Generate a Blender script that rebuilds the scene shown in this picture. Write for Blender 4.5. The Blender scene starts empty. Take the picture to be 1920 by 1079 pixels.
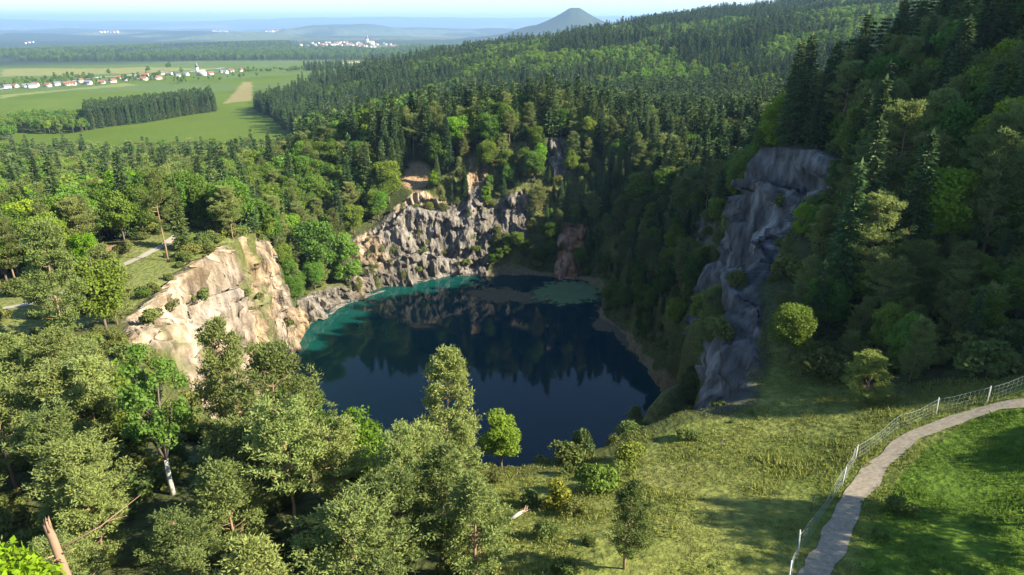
import bpy, math, random
import numpy as np
from mathutils import Vector, Matrix

# ---------------------------------------------------------------- scene, camera, light
sc = bpy.context.scene
COL = sc.collection
random.seed(7)
RNG = np.random.default_rng(11)
R = math.radians
PITCH, FPX, CAMH = R(21.0), 1297.0, 100.0
cam_d = bpy.data.cameras.new("camera")
cam = bpy.data.objects.new("camera", cam_d)
COL.objects.link(cam)
cam.location = (0, 0, CAMH)
cam.rotation_euler = (R(90) - PITCH, 0, 0)
cam_d.lens = 36.0 * FPX / 1920.0
cam_d.sensor_width = 36
cam_d.clip_start = 0.5
cam_d.clip_end = 200000
sc.camera = cam

SUN_EL, SUN_AZ = R(33), R(105)          # azimuth measured from +Y (ahead) clockwise: the sun stands to the right
world = bpy.data.worlds.new("World")
sc.world = world
world.use_nodes = True
wt = world.node_tree
sky = wt.nodes.new("ShaderNodeTexSky")
sky.sky_type = 'NISHITA'
sky.sun_disc = False
sky.sun_elevation = SUN_EL
sky.sun_rotation = SUN_AZ
sky.altitude = 800
sky.air_density = 1.0
sky.dust_density = 0.35
sky.ozone_density = 3.0
bg = wt.nodes["Background"]
bg.inputs[1].default_value = 0.082
wt.links.new(sky.outputs[0], bg.inputs[0])
sd = bpy.data.lights.new("sun", 'SUN')
sd.energy = 5.0
sd.angle = R(0.5)
sd.color = (1.0, 0.91, 0.74)
sun = bpy.data.objects.new("sun", sd)
COL.objects.link(sun)
SV = Vector((math.sin(SUN_AZ) * math.cos(SUN_EL), math.cos(SUN_AZ) * math.cos(SUN_EL), math.sin(SUN_EL)))
sun.rotation_euler = SV.to_track_quat('Z', 'Y').to_euler()
sc.view_settings.view_transform = 'Standard'
sc.view_settings.look = 'None'
sc.view_settings.exposure = 1.7
sc.view_settings.gamma = 1.0
sc.cycles.max_bounces = 5
sc.cycles.diffuse_bounces = 4
sc.cycles.glossy_bounces = 2
sc.cycles.transmission_bounces = 3
sc.cycles.transparent_max_bounces = 4
sc.cycles.volume_bounces = 0
sc.cycles.use_denoising = True

# ---------------------------------------------------------------- maths helpers
SP, CP = math.sin(PITCH), math.cos(PITCH)
def at_z(px, py, z):
    """world point seen at (px,py) of the 1920 wide picture on height z (used to survey the place)"""
    v = (539.5 - py) / FPX
    d = (z - CAMH) / (v * CP - SP)
    return (d * (px - 960) / FPX, d * (CP + v * SP), z)
def at_d(px, py, d):
    v = (539.5 - py) / FPX
    return (d * (px - 960) / FPX, d * (CP + v * SP), CAMH + d * (v * CP - SP))
def project(x, y, z):
    d = y * CP + (CAMH - z) * SP
    dd = np.where(np.abs(d) < 1e-6, 1e-6, d)
    return 960 + FPX * x / dd, 539.5 - FPX * (y * SP - (CAMH - z) * CP) / dd, d

def _hash(ix, iy, iz, seed):
    h = (ix.astype(np.int64) * 374761393 + iy.astype(np.int64) * 668265263 + iz.astype(np.int64) * 2147483647 + seed * 1274126177) & 0xFFFFFFFF
    h = ((h ^ (h >> 13)) * 1274126177) & 0xFFFFFFFF
    h = (h ^ (h >> 16)) & 0xFFFFFFFF
    h = (h * 2246822519) & 0xFFFFFFFF
    h = (h ^ (h >> 15)) & 0xFFFFFFFF
    return h.astype(np.float64) / 4294967295.0
def noise(x, y, z=None, seed=0):
    x = np.asarray(x, float); y = np.asarray(y, float)
    z = np.zeros_like(x) if z is None else np.asarray(z, float)
    ix, iy, iz = np.floor(x), np.floor(y), np.floor(z)
    fx, fy, fz = x - ix, y - iy, z - iz
    fx, fy, fz = [f * f * (3 - 2 * f) for f in (fx, fy, fz)]
    r = 0
    for dx in (0, 1):
        for dy in (0, 1):
            for dz in (0, 1):
                w = (fx if dx else 1 - fx) * (fy if dy else 1 - fy) * (fz if dz else 1 - fz)
                r = r + w * _hash(ix + dx, iy + dy, iz + dz, seed)
    return r * 2 - 1
def fbm(x, y, z=None, oct=4, seed=0):
    a, r, t = 1.0, 0, 0
    for o in range(oct):
        k = 2.03 ** o
        r = r + a * noise(x * k, y * k, None if z is None else z * k, seed + o * 17)
        t += a; a *= 0.5
    return r / t
def sstep(a, b, x):
    t = np.clip((x - a) / (b - a), 0, 1)
    return t * t * (3 - 2 * t)
def inpoly(x, y, poly):
    x = np.asarray(x, float); y = np.asarray(y, float)
    c = np.zeros(x.shape, bool)
    n = len(poly)
    for i in range(n):
        x0, y0 = poly[i][:2]; x1, y1 = poly[(i + 1) % n][:2]
        if y0 == y1: continue
        m = (y0 > y) != (y1 > y)
        c ^= m & (x < (x1 - x0) * (y - y0) / (y1 - y0) + x0)
    return c

# ---------------------------------------------------------------- the lie of the land
CX, CY = -15.0, 190.0
shore_pts = [(-60, 172), (-46, 148), (-22, 128), (8, 122), (32, 132), (42, 159), (43, 185), (38.8, 207), (31, 232), (36, 256), (30, 270),
             (9, 275), (-8, 274), (-24, 273), (-40, 262), (-54.5, 253), (-63.7, 238), (-70, 224), (-71, 205), (-67.7, 190)]
rim_pts = [(3.5, 63, 55), (10.7, 65.8, 56), (20, 69, 57.5), (27, 71, 58.5), (32, 80, 60), (35, 92, 62), (42, 105, 65.5), (52, 117, 70), (64, 129, 72.5),
           (65, 143, 75), (57, 157, 74), (60, 168, 62), (63, 190, 50), (63, 212, 43), (62, 232, 37), (60, 256, 34), (57, 280, 35), (44, 300, 42),
           (21, 310, 52), (2, 308, 50), (-14, 305, 47), (-30, 299, 37), (-46, 290, 28), (-58, 282, 19), (-70, 271, 14), (-79, 258, 15),
           (-84, 240, 22), (-80, 216, 32), (-76, 206, 34), (-72, 190, 43), (-70, 172, 48.5), (-71, 152, 49), (-71, 135, 49), (-70, 120, 48.5),
           (-64, 104, 50), (-52, 88, 52), (-38, 74, 54), (-20, 66, 55)]
def polar(px, py):
    return np.arctan2(np.asarray(px) - CX, np.asarray(py) - CY), np.hypot(np.asarray(px) - CX, np.asarray(py) - CY)
def circ(pts, col):
    p = np.array([q[:2] for q in pts], float)
    th, rr = polar(p[:, 0], p[:, 1])
    v = rr if col is None else np.array([q[col] for q in pts], float)
    o = np.argsort(th)
    th, v = th[o], v[o]
    T = np.concatenate([th - 2 * math.pi, th, th + 2 * math.pi]); V = np.concatenate([v, v, v])
    return lambda t: np.interp(t, T, V)
_rs, _rr, _zr = circ(shore_pts, None), circ(rim_pts, None), circ(rim_pts, 2)
def smoothed(f):
    T = np.linspace(-math.pi, math.pi, 2881)
    def g(t): return np.interp(t, T, sum(f(T + k) for k in (-.03, -.015, 0, .015, .03)) / 5)
    return g
rshore0, rrim0, zrim0 = smoothed(_rs), smoothed(_rr), smoothed(_zr)
def rshore(t): return rshore0(t) + 1.6 * noise(t * 9 + 50, t * 0 + 3, seed=3) + .7 * noise(t * 30 + 50, t * 0 + 3, seed=4)
def rrim(t): return rrim0(t) + 1.2 * noise(t * 16 + 50, t * 0 + 9, seed=5) + .6 * noise(t * 50 + 50, t * 0 + 9, seed=6)
def zrim(t): return zrim0(t) + .8 * noise(t * 14 + 50, t * 0 + 6, seed=8)

ctrl = [  # x, y, z of the ground outside the pit
    (20, 36, 66), (30, 49, 64), (36, 55, 64), (43, 58, 65), (49, 58, 67), (33, 36, 66.5), (50, 40, 68.5), (62, 38, 70), (60, 20, 70), (40, 20, 67.5), (10, 40, 64.5), (0, 30, 66), (0, 0, 70), (40, 0, 70), (-60, 0, 66), (0, -60, 78),
    (45, 75, 62), (60, 80, 69), (55, 100, 71), (80, 80, 78), (100, 60, 86), (80, 110, 82), (75, 130, 80), (110, 110, 102), (135, 75, 124), (145, 130, 130), (160, 190, 128), (75, 160, 77), (92, 160, 86), (110, 160, 95),  # unseen hillside beyond the right edge is raised to deepen its shadow
    (84, 190, 70), (110, 200, 84), (140, 180, 104), (150, 230, 82), (100, 240, 50), (140, 270, 62), (180, 280, 80), (90, 290, 40), (150, 340, 50), (220, 240, 105), (200, 120, 130), (150, 50, 112), (250, 350, 80),
    (-84, 176, 50), (-88, 192, 45), (-90, 165, 50), (-32, 54, 59), (-20, 40, 62), (-50, 40, 60), (-70, 60, 57), (-62, 88, 53), (-90, 90, 53), (-120, 60, 55), (-90, 112, 52), (-87, 134, 50), (-84, 160, 50), (-110, 150, 48), (-150, 150, 44),
    (-105, 190, 45), (-100, 220, 38), (-130, 230, 38), (-180, 250, 32), (-105, 260, 30), (-90, 285, 28), (-80, 330, 43), (-50, 320, 48), (-130, 330, 25), (-220, 330, 22), (-160, 400, 14), (-300, 400, 12), (-80, 400, 24), (-260, 180, 36),
    (-200, 500, 0), (-350, 520, -3), (-120, 520, 4), (-400, 300, 20), (-400, 100, 40), (0, 340, 52), (30, 345, 52), (0, 450, 36), (80, 420, 38), (0, 600, 27), (-100, 650, 12), (-200, 640, -3),
    (150, 480, 34), (260, 520, 50), (400, 700, 76), (600, 900, 112), (300, 950, 72), (0, 900, 38), (-150, 900, 20), (50, 1200, 57), (-150, 1200, 30), (400, 1400, 98), (800, 1500, 142), (1200, 1500, 170), (800, 1000, 150),
    (100, 1600, 60), (500, 1900, 108), (900, 2300, 140), (0, 2000, 22), (-300, 1300, 6), (-337, 924, -4), (-500, 750, -6), (-440, 1000, -4), (-700, 1000, -8), (-600, 1300, 0), (-900, 1400, -10), (-300, 1800, -5), (-800, 2000, -22),
    (-1500, 2000, -30), (200, 2600, -10), (600, 3200, -40), (-600, 3000, -45), (-1600, 3000, -45), (1500, 3000, 60), (1600, 2000, 170), (-900, 600, -5), (-900, 200, 15), (500, 400, 130), (500, 100, 160), (800, 500, 170)]
TT = np.linspace(-math.pi, math.pi, 48, endpoint=False)
C = np.array(ctrl + [(CX + rrim0(t) * math.sin(t), CY + rrim0(t) * math.cos(t), float(zrim0(t))) for t in TT], float)
def kern(d): return -np.sqrt(d * d + 9.0)
_A = kern(np.hypot(C[:, None, 0] - C[None, :, 0], C[:, None, 1] - C[None, :, 1]))
_n = len(C)
_M = np.zeros((_n + 1, _n + 1)); _M[:_n, :_n] = _A; _M[:_n, _n] = 1; _M[_n, :_n] = 1
_W = np.linalg.solve(_M, np.concatenate([C[:, 2], [0]]))
def rbf(x, y):
    x = np.asarray(x, float); y = np.asarray(y, float); s = x.shape
    x, y = x.ravel(), y.ravel()
    out = np.full(x.shape, _W[_n])
    for i in range(_n):
        out += _W[i] * -np.sqrt((x - C[i, 0]) ** 2 + (y - C[i, 1]) ** 2 + 9.0)
    return out.reshape(s)
HILLS = [  # px, py of the top, distance, half width (m), sharp, base: far hills of the plain
    (1078, 15, 7000, 560, 1.0), (1078, 44, 7000, 620, 2), (1010, 46, 7300, 420, 2), (1150, 44, 7200, 420, 2), (532, 52, 10500, 160, 1), (600, 47, 11500, 650, 2), (680, 45, 13000, 800, 2), (250, 56, 12500, 1100, 2), (350, 58, 10500, 900, 2), (20, 62, 9500, 900, 2), (470, 60, 9500, 700, 2),
    (640, 46, 13500, 1200, 2), (780, 52, 14000, 1500, 2), (130, 53, 15000, 900, 2), (60, 56, 14000, 1000, 2), (160, 56, 16000, 400, 1), (860, 54, 16000, 1800, 2), (930, 53, 13000, 900, 2)]
HW = []
for (px, py, d, w, sh) in HILLS:
    p = at_d(px, py, d); HW.append((p[0], p[1], p[2], w, sh))
def far_base(x, y):
    r = np.hypot(x, y)
    z = np.interp(r, [0, 2000, 3200, 5600, 9000, 14000, 22000, 30000, 36000, 80000], [0, -25, -42, -62, -90, -115, -160, -150, -150, -150])
    z = z + fbm(x / 1700, y / 1700, oct=4, seed=21) * np.interp(r, [1500, 5000, 20000], [4, 22, 55])
    wob = 7000 * fbm(x / 30000 + 3, y / 30000, seed=33, oct=3)
    back = sstep(21000, 31000, r + wob) * (370 + 330 * fbm(x / 8000, y / 20000, seed=31, oct=4)) 
    mid = np.exp(-((r - 20000) / 2600) ** 2) * (70 + 110 * fbm(x / 3500 + 9, y / 9000, seed=37, oct=4))
    z = z + back + mid
    for (hx, hy, hz, w, sh) in HW:
        q = np.hypot(x - hx, y - hy) / w
        g = np.exp(-q) if sh == 1.0 else np.exp(-q * q)
        if sh == 1.0: g = np.exp(-np.maximum(q - .09, 0) * 1.1)
        top = hz - (-100) if sh != 1.0 or w > 300 else hz + 100
        z = np.maximum(z, -100 + top * g + 0 * z) if True else z
    return z
def outside(x, y):
    x = np.asarray(x, float); y = np.asarray(y, float)
    t, r = polar(x, y)
    n = rbf(x, y)
    rx, ry = CX + rrim(t) * np.sin(t), CY + rrim(t) * np.cos(t)
    dr = np.maximum(r - rrim(t), 0)
    near = np.exp(-dr / 9)
    m = near > 0.01
    if m.any():
        n = n.copy(); n[m] += near[m] * (zrim(t[m]) - rbf(rx[m], ry[m]))
    amp = np.interp(r, [60, 150, 400, 1500], [.5, .8, 2.5, 6]) * sstep(0, 10, dr)
    n = n + amp * fbm(x / 28, y / 28, oct=3, seed=2) * sstep(500, 200, r) + (1 - sstep(500, 200, r)) * amp * fbm(x / 160, y / 160, oct=3, seed=2)
    w = sstep(2000, 3400, np.hypot(x, y))
    if (w > 0).any():
        n = n * (1 - w) + w * far_base(x, y)
    return n
def pitu(x, y):
    t, r = polar(x, y)
    return (r - rshore(t)) / (rrim(t) - rshore(t))
def prof(u, t):
    """height of the pit wall: broken ledges between the shore and the rim"""
    k = 1.5 + 1.3 * noise(t * 5 + 70, t * 0, seed=41)
    st = u + .055 * np.sin(u * 2 * math.pi * 2 + 5 * noise(t * 3 + 9, t * 0, seed=42)) * np.clip(k, .2, 3)
    e = sstep(0, .08, u) * sstep(1, .92, u)
    near = band(t, 158, 200, 6) + band(t, -200, -155, 8)
    q = np.clip(u + (st - u) * e, 0, 1)
    return (q * (1 - near) + near * u ** 2.6) * zrim(t)
def ground(x, y):
    x = np.atleast_1d(np.asarray(x, float)); y = np.atleast_1d(np.asarray(y, float))
    t, r = polar(x, y)
    u = (r - rshore(t)) / (rrim(t) - rshore(t))
    z = outside(x, y)
    p = prof(np.clip(u, 0, 1), t)
    return np.where(u >= 1, z, np.where(u <= 0, -1.0, p))
DEG = 180 / math.pi
def band(t, a, b, s=3.0):
    d = t * DEG
    return sstep(a - s, a + s, d) * (1 - sstep(b - s, b + s, d))
def rockmask(t, u, x, y, z):
    n = .5 * fbm(x / 9, y / 9, z / 9, oct=3, seed=61)
    n2 = .5 * fbm(x / 22, y / 22, z / 22, oct=2, seed=62)
    m = np.zeros_like(t)
    def add(v): np.maximum(m, v, out=m)
    add(band(t, -150, -64, 4) * (1.5 - 1.0 * sstep(.66, .9, u) * band(t, -120, -80, 8) + 1.3 * n))                                            # white left cliff
    add(band(t, -66, -36, 4) * (1 - sstep(.15, .45, u + .25 * n2)) * 1.1)
    add(band(t, -40, 3, 3) * 1.25 * (1 - sstep(-.08, .08, u - np.interp(t * DEG, [-40, -14, -6, 3], [1.2, 1.1, .75, .52]))))   # grey middle cliff
    add(band(t, 2, 13, 2.5) * sstep(.22, .32, u) * (1 - sstep(.52, .64, u)) * 1.05)
    add(band(t, -2.5, 2, 1.5) * sstep(.45, .6, u) * 1.2)
    add(band(t, 15, 20, 2) * sstep(.62, .75, u) * 1.1)
    add(band(t, 21, 27, 1.5) * (1 - sstep(.40, .5, u)) * 1.4)                   # red slide
    add(band(t, 66, 98, 5) * sstep(.5, .7, u) * .85)
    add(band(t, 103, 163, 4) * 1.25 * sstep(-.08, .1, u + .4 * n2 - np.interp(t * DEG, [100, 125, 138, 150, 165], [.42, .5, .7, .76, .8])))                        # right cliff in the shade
    return np.clip((m + n * .9 + n2 * .5 - .55) * 4, 0, 1)

def xedge(y): return np.interp(y, [500, 560, 700, 924, 1150, 1500, 1900, 2500, 3400], [-60, -130, -225, -337, -290, -170, -60, 150, 500])
def w(*ps): return [at_z(*p)[:2] for p in ps]
P_wedge = w((418, 196, -5), (473, 190, -4), (473, 158, -2), (456, 158, -2))
P_dark = w((418, 196, -5), (300, 262, -5), (620, 262, -5), (560, 196, -5), (473, 190, -4))
P_pale1 = w((0, 134, -8), (150, 133, -8), (420, 116, -8), (250, 112, -8), (0, 112, -8))
P_pale2 = w((0, 184, -6), (120, 170, -6), (260, 158, -4), (230, 154, -4), (60, 170, -6), (0, 177, -6))
P_far1 = w((615, 103, 0), (835, 95, 0), (835, 84, 0), (700, 92, 0))
P_clear = [(-5, 62), (3, 70), (12, 72), (28, 74), (34, 86), (39, 82), (41, 75), (43, 68), (50, 62), (64, 60), (64, 10), (2, 10), (-4, 45)]
P_terr = [(-112, 96), (-76, 100), (-70, 118), (-70, 168), (-84, 176), (-94, 164), (-99, 138), (-112, 112)]
P_mead = [(20, 30), (23.2, 37), (28, 43), (33, 49.0), (38, 53.2), (44, 56.2), (52, 57.4), (75, 60), (75, -10), (10, -10)]

def cover(x, y, z, t, r, u):
    """real ground colours"""
    n1 = fbm(x / 14, y / 14, oct=4, seed=71)[:, None]; n2 = fbm(x / 60, y / 60, oct=3, seed=72)[:, None]
    c = np.array([.060, .070, .024]) + n1 * np.array([.03, .025, .01])
    def mixin(c, m, col, k=1.0):
        m = (m.astype(float) if m.dtype == bool else m)[:, None] * k
        return c * (1 - m) + m * col
    grass = np.array([.135, .158, .034]) + n1 * np.array([.09, .06, .03]) + n2 * np.array([.03, .02, .01])
    clear = inpoly(x + 9 * n1[:, 0], y + 3 * n1[:, 0], P_clear)
    c = mixin(c, clear & (u > .98), grass)
    c = mixin(c, inpoly(x, y, P_mead), np.array([.080, .135, .015]) + n1 * np.array([.03, .04, .005]))
    c = mixin(c, inpoly(x + 4 * n1[:, 0], y, P_terr) & (u > .98), np.array([.135, .150, .045]) + n1 * np.array([.07, .045, .03]))
    # open farmland
    op = (y > 520) & (x < xedge(y)) & (r < 4200)
    c = mixin(c, op, np.array([.080, .122, .012]) + n2 * np.array([.014, .015, .005]))
    stripe = np.sin((x * .35 + y * .94) / 46 + 2 * n2[:, 0])
    c = mixin(c, op & (y > 1150) & (stripe > .1), np.array([.085, .130, .035]))
    c = mixin(c, inpoly(x, y, P_wedge), np.array([.21, .18, .075]))
    c = mixin(c, inpoly(x, y, P_pale1), np.array([.18, .185, .055]))
    c = mixin(c, inpoly(x, y, P_pale2), np.array([.16, .19, .055]))
    c = mixin(c, inpoly(x, y, P_far1), np.array([.30, .28, .14]))
    # far plain: woods and fields in patches
    far = sstep(2600, 3400, np.hypot(x, y))
    cell = noise(x / 420 + 3 * n2[:, 0], y / 900, seed=81)
    fc = np.where(cell[:, None] > .3, np.array([.13, .14, .07]), np.where(cell[:, None] > -.1, np.array([.060, .095, .032]), np.array([.085, .105, .045])))
    wood = sstep(-.04, .02, fbm(x / 900, y / 1700, oct=5, seed=83) - np.interp(np.hypot(x, y), [3000, 5200, 6500, 20000], [-.26, -.10, -.05, -.04]))[:, None]
    wood = np.maximum(wood, (sstep(-45, 40, z)[:, None]) * .9)
    fc = fc * (1 - wood) + wood * np.array([.028, .045, .022])
    c = mixin(c, far, fc)
    # bare earth patches
    for (ex, ey, er) in ((-42, 302, 7), (-98, 158, 5), (-110, 118, 6), (-60, 96, 5)):
        c = mixin(c, sstep(1.0, .6, np.hypot(x - ex, y - ey) / er + .4 * n1[:, 0]) * (u > 1), np.array([.30, .20, .11]))
    # the pit
    pit = (u <= 1.06)
    green = np.array([.075, .085, .025]) + n1 * np.array([.05, .04, .015])
    c = mixin(c, pit, green)
    rk = rockmask(t, u, x, y, z)
    rk = rk * (1 - sstep(1.0, 1.06, u))
    a = fbm(x / 7, y / 7, z / 16, oct=4, seed=91)[:, None]; b = fbm(x / 20, y / 20, z / 20, oct=3, seed=92)[:, None]
    grey = np.array([.155, .138, .115]) + a * np.array([.12, .11, .10])
    cream = np.array([.31, .235, .15]) + a * np.array([.14, .14, .13])
    white = np.array([.26, .22, .18]) + a * np.array([.2, .19, .18])
    left = band(t, -165, -72, 6)[:, None]
    lc = cream * (.5 + .5 * np.clip(b * 3 + .4, -1, 1)) + white * (.5 - .5 * np.clip(b * 3 + .4, -1, 1))
    st_ = fbm(t * 60, z / 30, u * 0, oct=4, seed=93)[:, None]
    lc = lc * (1 + .55 * st_)
    lc = np.where((a > .25), lc * .45 + .55 * np.array([.17, .13, .08]), lc)
    lc = np.where((a < -.36), np.array([.13, .13, .06]), lc)
    rc = grey + np.clip(b * 2, 0, 1) * np.array([.16, .09, .02])
    red = np.array([.36, .20, .12]) + a * .08
    rs = (band(t, 21, 27, 1.5) * (1 - sstep(.45, .6, u)))[:, None]
    org = (band(t, -17, -12, 1.5) * sstep(.55, .65, u))[:, None]
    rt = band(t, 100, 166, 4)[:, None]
    blue = np.array([.095, .095, .095]) + a * .10 + b * .08 + np.clip(fbm(x / 2.5, y / 2.5, z / 9, oct=4, seed=94)[:, None] * .22, -.04, .14)  # right cliff rock kept dark, its shade put into the colour
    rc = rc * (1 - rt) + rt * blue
    rc = rc * (1 - rs) + rs * red
    rc = rc * (1 - left) + left * lc
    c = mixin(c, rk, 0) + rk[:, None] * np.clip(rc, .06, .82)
    beach = (pit & (u < .05)).astype(float) * .7
    c = mixin(c, beach * (1 - rk), np.array([.20, .16, .10]))
    return np.clip(c, .008, .85), rk

# ---------------------------------------------------------------- mesh helpers
def np_mesh(name, V, F, mats=(), mi=None, smooth=False):
    me = bpy.data.meshes.new(name)
    V = np.asarray(V, np.float32)
    me.vertices.add(len(V)); me.vertices.foreach_set("co", V.ravel())
    if isinstance(F, np.ndarray): F = [F]
    F = [np.asarray(f, np.int32) for f in F if len(f)]
    nl = sum(f.size for f in F); nf = sum(len(f) for f in F)
    me.loops.add(nl); me.polygons.add(nf)
    me.loops.foreach_set("vertex_index", np.concatenate([f.ravel() for f in F]))
    tot = np.concatenate([np.full(len(f), f.shape[1], np.int32) for f in F])
    st = np.concatenate([[0], np.cumsum(tot)[:-1]]).astype(np.int32)
    me.polygons.foreach_set("loop_start", st)
    me.polygons.foreach_set("loop_total", tot)
    if mi is not None: me.polygons.foreach_set("material_index", np.asarray(mi, np.int32))
    if smooth: me.polygons.foreach_set("use_smooth", np.ones(nf, bool))
    for m in mats: me.materials.append(m)
    me.update(calc_edges=True); me.validate()
    return me
def link(name, me, parent=None, loc=None):
    o = bpy.data.objects.new(name, me); COL.objects.link(o)
    if parent is not None: o.parent = parent
    if loc is not None: o.location = loc
    return o
def tag(o, label=None, cat=None, group=None, kind=None):
    if label: o['label'] = label
    if cat: o['category'] = cat
    if group: o['group'] = group
    if kind: o['kind'] = kind
    return o
def empty(name, loc, rz=0, s=1.0):
    o = bpy.data.objects.new(name, None); COL.objects.link(o)
    o.location = loc; o.rotation_euler = (0, 0, rz); o.scale = (s, s, s); o.empty_display_size = .5
    return o
class Geo:
    """collects tubes, boxes and loose faces into one mesh"""
    def __init__(s): s.V = []; s.Q = []; s.T = []; s.qm = []; s.tm = []; s.n = 0
    def add(s, V, Q=None, T=None, m=0):
        V = np.asarray(V, float)
        if Q is not None and len(Q): s.Q.append(np.asarray(Q) + s.n); s.qm += [m] * len(Q)
        if T is not None and len(T): s.T.append(np.asarray(T) + s.n); s.tm += [m] * len(T)
        s.V.append(V); s.n += len(V)
    def tube(s, pts, rad, k=6, m=0):
        pts = [np.array(p, float) for p in pts]; V = []
        for i, p in enumerate(pts):
            d = pts[min(i + 1, len(pts) - 1)] - pts[max(i - 1, 0)]
            d = d / (np.linalg.norm(d) + 1e-9)
            a = np.cross(d, (0, 0, 1) if abs(d[2]) < .9 else (1, 0, 0)); a /= np.linalg.norm(a); b = np.cross(d, a)
            for j in range(k):
                g = 2 * math.pi * j / k
                V.append(p + rad[i] * (math.cos(g) * a + math.sin(g) * b))
        Q = [[i * k + j, i * k + (j + 1) % k, (i + 1) * k + (j + 1) % k, (i + 1) * k + j] for i in range(len(pts) - 1) for j in range(k)]
        n = len(V); V.append(pts[0]); V.append(pts[-1])
        T = [[n, (j + 1) % k, j] for j in range(k)] + [[n + 1, (len(pts) - 1) * k + j, (len(pts) - 1) * k + (j + 1) % k] for j in range(k)]
        s.add(V, Q, T, m)
    def box(s, c, sz, rz=0, m=0):
        c = np.array(c); h = np.array(sz) / 2
        V = np.array([[x, y, z] for x in (-1, 1) for y in (-1, 1) for z in (-1, 1)]) * h
        ca, sa = math.cos(rz), math.sin(rz)
        V = np.stack([V[:, 0] * ca - V[:, 1] * sa, V[:, 0] * sa + V[:, 1] * ca, V[:, 2]], 1) + c
        s.add(V, [[0, 1, 3, 2], [4, 6, 7, 5], [0, 4, 5, 1], [2, 3, 7, 6], [0, 2, 6, 4], [1, 5, 7, 3]], m=m)
    def mesh(s, name, mats, smooth=False):
        F = []; mi = []
        if s.Q: F.append(np.concatenate(s.Q)); mi += s.qm
        if s.T: F.append(np.concatenate(s.T)); mi += s.tm
        return np_mesh(name, np.concatenate(s.V), F, mats, mi, smooth)

# ---------------------------------------------------------------- materials
def mat(name):
    m = bpy.data.materials.new(name); m.use_nodes = True
    nt = m.node_tree; b = nt.nodes["Principled BSDF"]
    return m, nt, b
def nd(nt, typ, **kw):
    n = nt.nodes.new(typ)
    for k, v in kw.items():
        if k in n.inputs: n.inputs[k].default_value = v
        else: setattr(n, k, v)
    return n
def simple(name, col, rough=.8, scale=3.0, var=.15, spec=.3):
    m, nt, b = mat(name)
    tc = nd(nt, "ShaderNodeTexCoord"); nz = nd(nt, "ShaderNodeTexNoise", Scale=scale, Detail=8.0, Roughness=.62)
    nt.links.new(tc.outputs['Object'], nz.inputs['Vector'])
    mx = nd(nt, "ShaderNodeMix", data_type='RGBA')
    mx.inputs[6].default_value = (*[c * (1 - var) for c in col], 1); mx.inputs[7].default_value = (*[min(1, c * (1 + var)) for c in col], 1)
    nt.links.new(nz.outputs[0], mx.inputs[0]); nt.links.new(mx.outputs[2], b.inputs['Base Color'])
    b.inputs['Roughness'].default_value = rough
    b.inputs['Specular IOR Level'].default_value = spec
    return m
def leafmat(name, dark, light, hueshift=.05, trans=.3, spec=.12):
    m, nt, b = mat(name)
    oi = nd(nt, "ShaderNodeObjectInfo"); ge = nd(nt, "ShaderNodeNewGeometry"); tc = nd(nt, "ShaderNodeTexCoord")
    nz = nd(nt, "ShaderNodeTexNoise", Scale=.45, Detail=2.0)
    nt.links.new(tc.outputs['Object'], nz.inputs['Vector'])
    a = nd(nt, "ShaderNodeMath", operation='MULTIPLY'); a.inputs[1].default_value = .4
    nt.links.new(ge.outputs['Random Per Island'], a.inputs[0])
    a2 = nd(nt, "ShaderNodeMath", operation='MULTIPLY_ADD'); a2.inputs[1].default_value = .55
    nt.links.new(nz.outputs[0], a2.inputs[0]); nt.links.new(a.outputs[0], a2.inputs[2])
    a3 = nd(nt, "ShaderNodeMath", operation='MULTIPLY_ADD'); a3.inputs[1].default_value = .75; a3.use_clamp = True
    sb = nd(nt, "ShaderNodeMath", operation='SUBTRACT'); sb.inputs[1].default_value = .45
    nt.links.new(oi.outputs['Random'], sb.inputs[0]); nt.links.new(sb.outputs[0], a3.inputs[0]); nt.links.new(a2.outputs[0], a3.inputs[2])
    mx = nd(nt, "ShaderNodeMix", data_type='RGBA')
    mx.inputs[6].default_value = (*dark, 1); mx.inputs[7].default_value = (*light, 1)
    nt.links.new(a3.outputs[0], mx.inputs[0])
    hs = nd(nt, "ShaderNodeHueSaturation")
    wn = nd(nt, "ShaderNodeTexWhiteNoise", noise_dimensions='1D'); nt.links.new(oi.outputs['Random'], wn.inputs['W'])
    mr = nd(nt, "ShaderNodeMapRange"); mr.inputs[3].default_value = .5 - hueshift; mr.inputs[4].default_value = .5 + hueshift * .7
    nt.links.new(wn.outputs['Value'], mr.inputs[0]); nt.links.new(mr.outputs[0], hs.inputs['Hue'])
    nt.links.new(mx.outputs[2], hs.inputs['Color'])
    tint = nd(nt, "ShaderNodeMix", data_type='RGBA', blend_type='MULTIPLY'); tint.inputs[0].default_value = 1
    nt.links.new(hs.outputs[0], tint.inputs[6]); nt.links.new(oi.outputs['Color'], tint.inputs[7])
    nt.links.new(tint.outputs[2], b.inputs['Base Color'])
    b.inputs['Roughness'].default_value = .75; b.inputs['Specular IOR Level'].default_value = spec
    tr = nd(nt, "ShaderNodeBsdfTranslucent"); nt.links.new(tint.outputs[2], tr.inputs[0])
    ms = nd(nt, "ShaderNodeMixShader"); ms.inputs[0].default_value = trans
    nt.links.new(b.outputs[0], ms.inputs[1]); nt.links.new(tr.outputs[0], ms.inputs[2])
    nt.links.new(ms.outputs[0], nt.nodes["Material Output"].inputs[0])
    return m
M_pine = leafmat("pine_needles", (.105, .135, .038), (.270, .325, .092), .014, .36)
M_spruce = leafmat("spruce_needles", (.034, .066, .024), (.105, .165, .052), .02, .22)
M_beech = leafmat("beech_leaves", (.065, .125, .018), (.185, .300, .042), .03, .42)
M_bush = leafmat("bush_leaves", (.080, .110, .028), (.190, .230, .055), .03, .35)
M_bark = simple("pine_bark", (.26, .17, .10), .9, 2.5, .35)
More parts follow.
